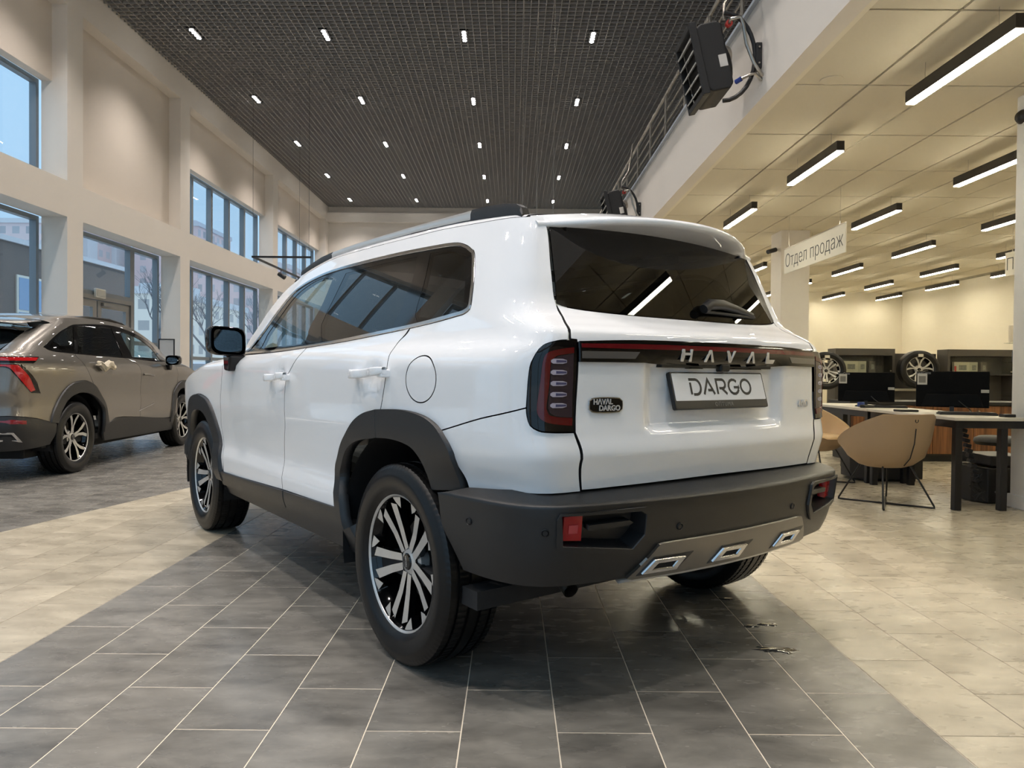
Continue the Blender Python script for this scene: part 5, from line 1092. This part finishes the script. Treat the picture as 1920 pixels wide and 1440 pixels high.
# rear bumper
U = BUMP
fo = sp([p[:2]+(1,) for p in P_fog_o]); fi = sp([p[:2]+(1,) for p in P_fog_i])
bp = mirror_half([(0,.706),(.45,.705),(.70,.702),(.90,.698),(1.03,.690),(1.215,.665,1),(1.19,.56),(1.13,.49),(1.06,.42,1),(.85,.412),(.585,.412,1),(.30,.405),(0,.405)])
mneg = lambda p: [(-a, b) for a, b in p]
bpo = panel('rear_bumper', U, sp(bp), M_CLAD, suv, holes=[fi, mneg(fi)], depth=.05, h=.022, hz=.004)
panel('bumper_lower', U, sp(mirror_half([(0,.410),(.585,.416),(1.05,.425,1),(1.03,.40),(.7,.385),(0,.385)])), M_DARK, suv, off=-.06, depth=.0)
for mir in (False, True):
    fr_ = panel('fog_frame', U, fo, M_CLAD, suv, holes=[fi], off=.010, depth=.014, inset=0, mirror=mir, h=.015)
    A1 = np.array(fi); Nn = U.N(A1[:,0], A1[:,1]); X1 = U.P(A1[:,0], A1[:,1])+Nn*.004; cen = A1.mean(0); A2 = cen+(A1-cen)*.88; X2 = U.P(A2[:,0], A2[:,1])-U.N(A2[:,0], A2[:,1])*.055
    if mir: X1 = X1*[1,-1,1]; X2 = X2*[1,-1,1]
    n_ = len(A1); q = MB(); q.add(list(X1)+list(X2), [(i, (i+1) % n_, n_+(i+1) % n_, n_+i) for i in range(n_)]+[tuple(range(n_, 2*n_))]); q.obj('fog_pocket', M_CLAD, fr_, smooth=30)
    panel('fog_reflector', U, [(.766,.630),(.718,.632),(.716,.553),(.766,.556)], mat('bumper_reflector', srgb(168, 16, 22), .12, spec=.6), fr_, off=-.016, depth=.03, inset=0, mirror=mir)
    panel('reflector_mark', U, [(.752,.604),(.728,.604),(.728,.578),(.752,.578)], mat('red_mark', srgb(190, 60, 66), .2, 0, .8), fr_, off=-.014, depth=.001, inset=0, mirror=mir)
    panel('fog_fin', U, [(.70,.600),(.545,.604),(.530,.596),(.545,.588),(.70,.584)], M_CLAD, fr_, off=-.012, depth=.035, inset=0, mirror=mir)
for t_, z_ in ((1.05,.591),(.817,.587),(.338,.570),(-.338,.570),(-.817,.587),(-1.05,.591)):
    q = MB(); q.lathe([(.001,.003),(.008,.003),(.0095,.001),(.011,.004),(.0125,.003),(.0125,-.004)], 20); q.xf(on_body(t_, z_, 0, U)).obj('parking_sensor', M_BLACK, bpo, smooth=30)
sk = panel('skid_plate', U, sp(mirror_half([(0,.527),(.36,.527),(.425,.523,1),(.528,.418,1),(.50,.409,1),(0,.409)])), M_SKID, suv, off=.010, depth=.02, h=.03)
for t_ in (.385, .055, -.33):
    sg = 1 if t_ > 0 else -1
    po = [(t_+.090,.434),(t_+.052,.476),(t_-.085,.474),(t_-.060,.433)]; mid = [(t_+.105,.425),(t_+.055,.483),(t_-.125,.483),(t_-.070,.425)]
    panel('tip_recess', U, mid, M_CLAD, sk, off=.012, depth=.01, inset=0)
    pi_ = [(t_+.055,.444),(t_+.035,.466),(t_-.055,.465),(t_-.042,.443)]
    fr_ = panel('exhaust_trim', U, po, M_CHROME, sk, holes=[pi_], off=.020, depth=.01, inset=0); panel('trim_slot', U, pi_, M_DARK, fr_, off=.013, depth=.0, inset=0)
panel('skid_lip', U, sp(mirror_half([(0,.409,1),(.50,.409,1),(.55,.398,1),(0,.394)])), M_SILV, sk, off=.004, depth=.02)
# underbody, exhaust, wheel wells, wheels
q = MB(); q.bb((.75, -.62, .26), (3.2, .62, .34)); q.obj('underbody', M_DARK, suv, bev=.02)
q = MB(); q.bb((-.45, -.48, .45), (.35, .48, .49)); q.obj('boot_floor', M_DARK, suv)
q = MB(); q.bb((-.62, -.60, .42), (-.42, .60, .46)); q.obj('rear_floor', M_DARK, suv)
q = MB(); q.tube([(-.2, .52, .37), (-.45, .57, .39), (-.54, .585, .383), (-.60, .595, .355)], [.024, .024, .025, .026], 14, caps=False); q.obj('exhaust_pipe', M_STEEL, suv, smooth=50)
q = MB(); q.tube([(0, .70, .28), (-.1, .45, .22), (-.05, 0, .24), (-.1, -.45, .22), (0, -.70, .28)], .03, 10); q.obj('rear_axle', M_DARK, suv, smooth=50)
for xw in (0, 2.738):
    for s_ in (1, -1):
        rows_ = []
        for a in np.linspace(-.25, math.pi+.25 if xw > 1 else math.pi-.45, 22):
            rows_.append([(xw+.03+.48*math.cos(a), s_*yy, .37+.47*math.sin(a)) for yy in ((.895 if (math.cos(a) > -.45 or xw > 1) else .85), .72, .56)]+[(xw+.02, s_*.56, .37)])
        grid_obj('wheel_well', rows_, M_DARK, suv, 40)
        make_wheel(suv, xw, s_*.805, .365, .225, .252, 'suv', s_ < 0)
# roof rails
def rail_part(name, pts, y, hw_, m):
    rows_ = []
    for x, zt, zb in pts: rows_.append([(x, y+hw_*.7, zt), (x, y+hw_, (zt*2+zb)/3), (x, y+hw_, zb), (x, y-hw_, zb), (x, y-hw_, (zt*2+zb)/3), (x, y-hw_*.7, zt), (x, y+hw_*.7, zt)])
    nv = 7; mb = MB(); vs = [p for r in rows_ for p in r[:-1]]; k_ = 6
    fs = [(i*k_+j, i*k_+(j+1) % k_, (i+1)*k_+(j+1) % k_, (i+1)*k_+j) for i in range(len(rows_)-1) for j in range(k_)]+[tuple(range(k_))[::-1], tuple((len(rows_)-1)*k_+j for j in range(k_))]
    mb.add(vs, fs); return mb.obj(name, m, rr, smooth=35)
for s_ in (1, -1):
    y = s_*.60; q = MB(); q.bb((.0, y-.012, 1.60), (1.3, y+.012, 1.642)); rr = q.obj('roof_rail', M_CLAD, suv)
    rail_part('rail_bar', [(1.31,1.691,1.656),(1.0,1.696,1.663),(.69,1.694,1.664),(.43,1.691,1.662),(.19,1.686,1.655),(-.035,1.681,1.645)], y, .018, M_SILV)
    rail_part('rail_end', [(-.03,1.683,1.630),(-.14,1.678,1.62),(-.25,1.667,1.605),(-.31,1.656,1.60),(-.34,1.640,1.598),(-.352,1.615,1.597)], y, .021, M_CLAD)
    rail_part('rail_end', [(1.30,1.692,1.645),(1.45,1.683,1.64),(1.60,1.664,1.63),(1.74,1.64,1.61)], y, .019, M_CLAD)
    for x0, x1 in ((.24, .45), (.76, .97)): rail_part('rail_foot', [(x0, 1.664, 1.63), (x1, 1.666, 1.63)], y, .019, M_GLOSS)
# door mirrors and handles
for s_ in (1, -1):
    rows_ = []; 
    for x, k_ in ((1.93, .94), (1.935, 1.0), (1.99, 1.02), (2.05, .95), (2.10, .75), (2.125, .4), (2.13, .05)):
        r = []
        for i in range(29):
            a = 2*math.pi*i/28; c, s2 = math.cos(a), math.sin(a); e = .42
            r.append((x, s_*(.972+.100*k_*abs(c)**e*(1 if c > 0 else -1)), 1.228+.082*k_*abs(s2)**e*(1 if s2 > 0 else -1)+.012*(c)))
        rows_.append(r)
    mo = grid_obj('door_mirror', rows_, M_GLOSS, suv, 50)
    q = MB(); q.add([(1.932, s_*(.972+.078*abs(math.cos(a))**.45*(1 if math.cos(a) > 0 else -1)), 1.228+.062*abs(math.sin(a))**.45*(1 if math.sin(a) > 0 else -1)+.012*math.cos(a)) for a in [2*math.pi*i/32 for i in range(32)]], [tuple(range(32))]); q.obj('mirror_glass', mat('mirror_silver', srgb(150, 158, 162), .02, 1.), mo)
    q = MB(); q.prism([(1.93, 1.146), (2.07, 1.15), (2.05, 1.06), (1.97, 1.055)], 1, s_*.965, s_*.86); q.obj('mirror_foot', M_GLOSS, mo, bev=.012)
    for hx, hz in ((.205, 1.055), (1.215, 1.030)):
        w_ = float(body_w(hx, hz)); rows_ = []
        for t_ in np.linspace(-1, 1, 15):
            x = hx+t_*.142; wy = float(body_w(x, hz+.006)); out = .040-.016*t_**4; zz = hz-.010*t_; k_ = 1-.25*abs(t_)**6
            sq = lambda v: abs(v)**.5*(1 if v > 0 else -1); rows_.append([(x, s_*(wy+out+.010*sq(math.cos(a))), zz+.017*k_*sq(math.sin(a))) for a in [2*math.pi*i/20 for i in range(21)]])
        ho = grid_obj('door_handle', rows_, M_WHITE, suv, 60)
        for t_ in (-.85, .85): q = MB(); x = hx+t_*.142; q.bb((x-.02, s_*(float(body_w(x, hz))-.005), hz-.016), (x+.02, s_*(float(body_w(x, hz))+.034), hz+.014)); q.obj('handle_mount', M_WHITE, ho, bev=.005)
# ------------------------------------------------------------------ the grey crossover by the windows
gc = thing('crossover_car', 'beige grey metallic crossover parked along the window wall', 'car', (-5.36, 7.39, 0), .06+math.pi/2)
G_ = GREY
gbs = sp([P_g_roof[0]+(1,)]+P_g_roof[1:-1]+[(4.17,1.22,1),(4.00,1.187,1)]+P_g_dlo[10::-1][0:10]+[(1.028,1.272,1),(1.201,1.235),(1.599,1.217,1),(1.718,1.138),(1.85,.981),(1.955,.885,1)]+P_g_arch_o[5::-1]+[(1.233,.53,1),(.948,.603),(.799,.623),(.705,.625,1),(.705,.9),(.705,1.19,1),(.68,1.232),(.675,1.3),(.69,1.42),(.74,1.50)])
both('body_side', G_, gbs, M_GREYP, gc)
gd2 = [(2.678,1.196,1),(2.974,1.127),(3.05,.989),(3.045,.696),(3.0,.485,1)]
both('door', G_, sp([(1.599,1.217,1),(2.127,1.206)]+gd2+[(2.454,.516),(2.218,.46,1)]+P_g_arch_o[8:5:-1]+[(1.955,.885,1),(1.85,.981),(1.718,1.138)]), M_GREYP, gc)
gfg = [(4.10,1.19,1),(4.16,1.0),(4.16,.7),(4.12,.42,1)]
both('door', G_, sp([gd2[0],(2.891,1.193),(3.4,1.172),(3.75,1.168)]+gfg+[(3.6,.435),(3.0,.485,1)]+gd2[-2:0:-1]), M_GREYP, gc)
gfa = [(2.33,.36,1),(2.36,.55),(2.44,.74),(2.58,.87),(2.74,.915),(2.92,.90),(3.07,.81),(3.17,.66),(3.22,.45,1)]; gfi = [(3.10,.45,1),(3.06,.60),(2.98,.72),(2.86,.79),(2.74,.81),(2.62,.78),(2.52,.69),(2.45,.55),(2.42,.36,1)]
both('fender', G_, sp(gfg[:1]+xz_poly(G_, [(2.75,1.14),(3.1,1.075),(3.4,1.0),(3.56,.88,1),(3.60,.62,1),(3.22,.55,1)]+gfa[-2:0:-1])+[(4.12,.42,1)]+gfg[-2:0:-1]), M_GREYP, gc)
both('arch_cladding', G_, sp(P_g_arch_o+P_g_arch_i), M_CLAD, gc, off=.018, depth=.04); both('arch_cladding', G_, sp(xz_poly(G_, gfa+gfi)), M_CLAD, gc, off=.018, depth=.04)
both('sill_cladding', G_, sp([(2.21,.462,1),(2.454,.514),(3.0,.484),(4.12,.40,1),(4.15,.25,1),(2.09,.27,1),(2.1,.37)]), M_CLAD, gc, off=.006, depth=.03)
both('door_strip', G_, [(2.99,.556),(3.42,.630),(3.42,.640),(2.99,.567)], M_CHROME, gc, off=.006, depth=.006, inset=0)
gD = sp(P_g_dlo); gg = [inset_poly(sp(p), .005) for p in (P_g_gf, P_g_gr, P_g_gq)]
both('window_surround', G_, gD, M_GLOSS, gc, holes=gg, off=.0, depth=.012, inset=.001)
both('front_window', G_, gg[0], M_FGLASS, gc, off=-.003, depth=0, inset=0, h=.06); both('rear_window', G_, gg[1], M_TINT, gc, off=-.003, depth=0, inset=0, h=.06); both('quarter_window', G_, gg[2], M_TINT, gc, off=-.003, depth=0, inset=0, h=.06)
both('cabin_lining', G_, sp(xz_poly(G_, [(-.2,1.2,1),(1.0,1.17),(2.3,1.14,1),(2.3,.35,1),(.55,.35,1),(.5,.85,1),(-.2,.95,1)])), M_TRIMIN, gc, off=-.05, depth=0, inset=0, h=.08)
q = MB(); q.bb((-.5, -.84, .30), (2.4, .84, .36)); q.obj('cabin_floor', M_TRIMIN, gc)
for yy in (.37, -.37): seat(gc, 1.3, yy, 'front_seat'); seat(gc, .45, yy, 'rear_seat')
gcr = pchip([-.1,.1,.5,1.0,1.5,2.0,2.6],[1.56,1.62,1.665,1.69,1.675,1.56,1.30])
loft_top(G_, sp(P_g_roof[:6], 4, False), gcr, M_GREYP, 'roof', gc)
rows_ = []
for t_, z_ in sp(P_g_roof[5:], 4, False):
    P = G_.P(t_, z_); rows_.append([(P[0]+.06*math.cos(s_*math.pi/2), P[1]*.98*s_, z_+.01*math.cos(s_*math.pi/2)) for s_ in np.linspace(-1, 1, 15)])
grid_obj('windscreen', rows_, M_WSH, gc, 180)
loft_top(G_, sp(xz_poly(G_, [(2.55,1.18),(2.75,1.14),(3.1,1.075),(3.4,1.0),(3.56,.88)]), 4, False), pchip([2.4,2.9,3.3,3.6],[1.26,1.18,1.10,.95]), M_GREYP, 'bonnet', gc)
rows_ = []
for z_ in np.linspace(.3, .92, 9): ye = float(grey_w(3.59, z_)); rows_.append([(3.59+.12*math.cos(s_*math.pi/2), ye*s_, z_) for s_ in np.linspace(-1, 1, 17)])
grid_obj('front_bumper', rows_, M_GREYP, gc, 180)
# rear: gate, glass, spoiler, lamps, bumper
panel('tailgate', G_, sp(mirror_half([(0,.628,1),(.70,.628,1),(.70,.9),(.70,1.19,1),(.66,1.215,1),(0,1.22,1)])), M_GREYP, gc, h=.05)
panel('rear_glass', G_, sp(mirror_half([(0,1.222,1),(.655,1.218,1),(.665,1.3),(.67,1.44,1),(0,1.48,1)])), M_TINT, gc, off=-.004, h=.06)
rows_ = []
for y in np.linspace(-.62, .62, 25):
    a = abs(y)/.62; rows_.append([(.20, y, 1.585-.05*a**2), (-.1, y, 1.592-.05*a**2), (-.36, y, 1.555-.045*a**2), (-.46+.12*a**3, y, 1.535-.04*a**2), (-.47+.12*a**3, y, 1.52-.04*a**2), (-.36, y, 1.51-.035*a**2), (-.12, y, 1.50-.03*a**2), (.0, y, 1.49-.03*a**2)])
grid_obj('roof_spoiler', rows_, M_GREYP, gc, 180)
gl_ = panel('lamp_bar', G_, sp(mirror_half([(0,1.108,1),(.72,1.108),(.976,1.106,1),(1.064,1.173,1),(.72,1.169),(0,1.169,1)])), M_GLOSS, gc, off=.006, depth=.02)
panel('red_strip', G_, sp(mirror_half([(0,1.135,1),(.72,1.130),(1.0,1.132,1),(1.04,1.162,1),(.72,1.160),(0,1.160,1)])), mat('crossover_red_lens', srgb(176, 26, 30), .10, 0, 1.0), gl_, off=.009, depth=.002, inset=0)  # plain stronger red than the SUV lens, no emission
for mir in (False, True):
    lg = panel('tail_lamp', G_, sp([(.70,1.104,1),(.878,1.101,1),(.99,.95),(1.06,.825,1),(.965,.832,1),(.831,.985),(.772,1.06),(.70,1.07,1)]), M_GLOSS, gc, off=.006, depth=.02, mirror=mir)
    panel('red_lens', G_, sp([(.70,1.098,1),(.85,1.092,1),(.93,.98),(.99,.86,1),(.955,.845,1),(.845,.98),(.78,1.07),(.70,1.078,1)]), mat('crossover_red_lens', srgb(176, 26, 30), .10, 0, 1.0), lg, off=.009, depth=.002, inset=0, mirror=mir)
panel('rear_bumper', G_, sp(mirror_half([(0,.622,1),(.705,.622),(.80,.620),(.948,.600),(1.24,.525,1),(1.20,.42),(1.10,.33,1),(.7,.30),(0,.30,1)])), M_CLAD, gc, off=.012, depth=.05, h=.025)
for mir in (False, True):
    panel('reflector', G_, [(.60,.596),(.80,.590),(.90,.578),(.90,.545),(.80,.552),(.60,.556)], mat('grey_car_reflector', srgb(120, 26, 34), .2, 0, .8), gc, off=.018, depth=.006, inset=0, mirror=mir, h=.02)
    eo = [(.62,.49),(.80,.478),(.85,.385),(.66,.40)]; ei = [(.64,.472),(.785,.463),(.815,.405),(.665,.417)]
    ex = panel('exhaust_trim', G_, eo, M_CHROME, gc, holes=[ei], off=.022, depth=.012, inset=0, mirror=mir); panel('trim_slot', G_, ei, M_DARK, ex, off=.014, depth=0, inset=0, mirror=mir)
q = MB(); q.bb((-.55, -.70, .20), (3.3, .70, .32)); q.obj('underbody', M_DARK, gc, bev=.02)
for xw in (0, 2.80):
    for s_ in (1, -1):
        rows_ = []
        for a in np.linspace(-.25, math.pi+.25, 18): rows_.append([(xw+.43*math.cos(a), s_*yy, .37+.43*math.sin(a)) for yy in (.875, .72, .56)]+[(xw, s_*.56, .37)])
        grid_obj('wheel_well', rows_, M_DARK, gc, 40); make_wheel(gc, xw, s_*.80, .365, .225, .248, 'crossover', s_ < 0)
for s_ in (1, -1):
    q = MB(); q.tube([(.22, s_*.60, 1.575), (.30, s_*.60, 1.60), (.8, s_*.60, 1.645), (1.3, s_*.60, 1.655), (1.62, s_*.60, 1.625), (1.70, s_*.60, 1.60)], .014, 8); q.obj('roof_rail', M_BLACK, gc, smooth=60)
    rows_ = []
    for x, k_ in ((2.16, .95), (2.17, 1.0), (2.25, 1.0), (2.31, .7), (2.34, .1)):
        rows_.append([(x, s_*(1.0+.09*k_*abs(math.cos(a))**.6*(1 if math.cos(a) > 0 else -1)), 1.19+.065*k_*abs(math.sin(a))**.6*(1 if math.sin(a) > 0 else -1)) for a in [2*math.pi*i/24 for i in range(25)]])
    mo = grid_obj('door_mirror', rows_, M_GLOSS, gc, 50); q = MB(); q.add([(2.162, s_*(1.0+.07*math.cos(a)), 1.19+.048*math.sin(a)) for a in [2*math.pi*i/24 for i in range(24)]], [tuple(range(24))]); q.obj('mirror_glass', mat('mirror_silver', srgb(150, 158, 162), .02, 1.), mo)
    q = MB(); q.prism([(2.18, 1.13), (2.28, 1.13), (2.26, 1.06), (2.2, 1.06)], 1, s_*.96, s_*.86); q.obj('mirror_foot', M_GLOSS, mo, bev=.01)
    for hx, hz in ((.50, 1.10), (1.62, 1.0)):
        wy = float(grey_w(hx, hz)); q = MB(); q.tube([(hx-.12, s_*(wy+.005), hz), (hx-.09, s_*(wy+.03), hz), (hx+.09, s_*(wy+.03), hz-.01), (hx+.12, s_*(wy+.005), hz-.012)], .012, 8); q.obj('door_handle', M_GREYP, gc, smooth=60)
# cloth stuffed into the crossover's rear door handle
rnd = random.Random(11); cb = bmesh.new(); bmesh.ops.create_icosphere(cb, subdivisions=4, radius=1)
from mathutils import noise as mnoise
for v in cb.verts:
    n_ = mnoise.noise(v.co*2.3)*.45+mnoise.noise(v.co*5.1)*.22; v.co = Vector((v.co.x*.19, v.co.y*.032, v.co.z*.044))*(1+n_*.8)+Vector((0, 0, .02*math.sin(v.co.x*6)))
me = bpy.data.meshes.new('cloth'); cb.to_mesh(me); cb.free(); me.materials.append(mat('beige_cloth', srgb(196, 186, 166), .9, bump=(200, .3))); me.polygons.foreach_set('use_smooth', [True]*len(me.polygons))
co = link('cloth', me); _g = Matrix.Translation((-5.36, 7.39, 0)) @ Matrix.Rotation(.06+math.pi/2, 4, 'Z'); co.matrix_world = _g @ Matrix.Translation((.52, -.955, 1.10)); tag(co, 'crumpled beige cloth hung on the grey crossover door handle', 'cloth')
# ------------------------------------------------------------------ display wheels on the rack
for x, z, lb in ((6.05, 1.16, 'alloy wheel with tyre at the left end of the display'), (7.84, 1.20, 'alloy wheel with tyre hung between the display shelves')):
    t = thing('alloy_wheel_display', lb, 'wheel', (x, 14.02, z), -.12, 'accessory wheels on the display')
    key = 'suv' if x < 7 else 'crossover'; o = make_wheel(t, 0, 0, .34 if False else .365, .225, .252, key, True); o.location = (0, 0, 0)
    q = MB(); q.box((-.0, -.125, .27), (.09, .01, .05)); q.obj('tag', mat('tag_white', srgb(220, 214, 200), .5), t)
t = thing('stacked_tyre', 'loose dark tyre lying under the left display wheel', 'tyre', (5.92, 14.2, .11)); q = MB(); q.lathe([(.22, -.09), (.30, -.11), (.35, -.08), (.36, 0), (.35, .08), (.30, .11), (.22, .09), (.22, -.09)], 40); q.obj('tyre_body', MATS['tyre_rubber'], t, smooth=40)
# small puddles of melt water by the rear tyre
M_WAT = mat('melt_water', srgb(60, 60, 58), .02, spec=1.0)
rnd = random.Random(21)
for x, y, s_, lb in ((1.03, 2.79, .05, 'melt water puddle nearest the camera'), (1.02, 3.05, .022, 'melt water puddle, middle one behind the rear tyre'), (1.10, 3.07, .028, 'melt water puddle close to the cream tiles'), (1.03, 3.42, .024, 'melt water puddle farthest from the camera')):
    n_ = 26; pts = [(s_*(1.5+rnd.uniform(-.5, .5))*math.cos(2*math.pi*i/n_), s_*(.7+rnd.uniform(-.3, .3))*math.sin(2*math.pi*i/n_)) for i in range(n_)]
    mb = MB(); mb.add([(a, b, .0003) for a, b in pts]+[(a*.8, b*.8, .0022) for a, b in pts], [tuple(range(n_, 2*n_))]+[(i, (i+1) % n_, n_+(i+1) % n_, n_+i) for i in range(n_)]); tag(mb.obj('puddle', M_WAT, None, (x, y, 0), smooth=180), lb, 'puddle', 'melt water puddles')
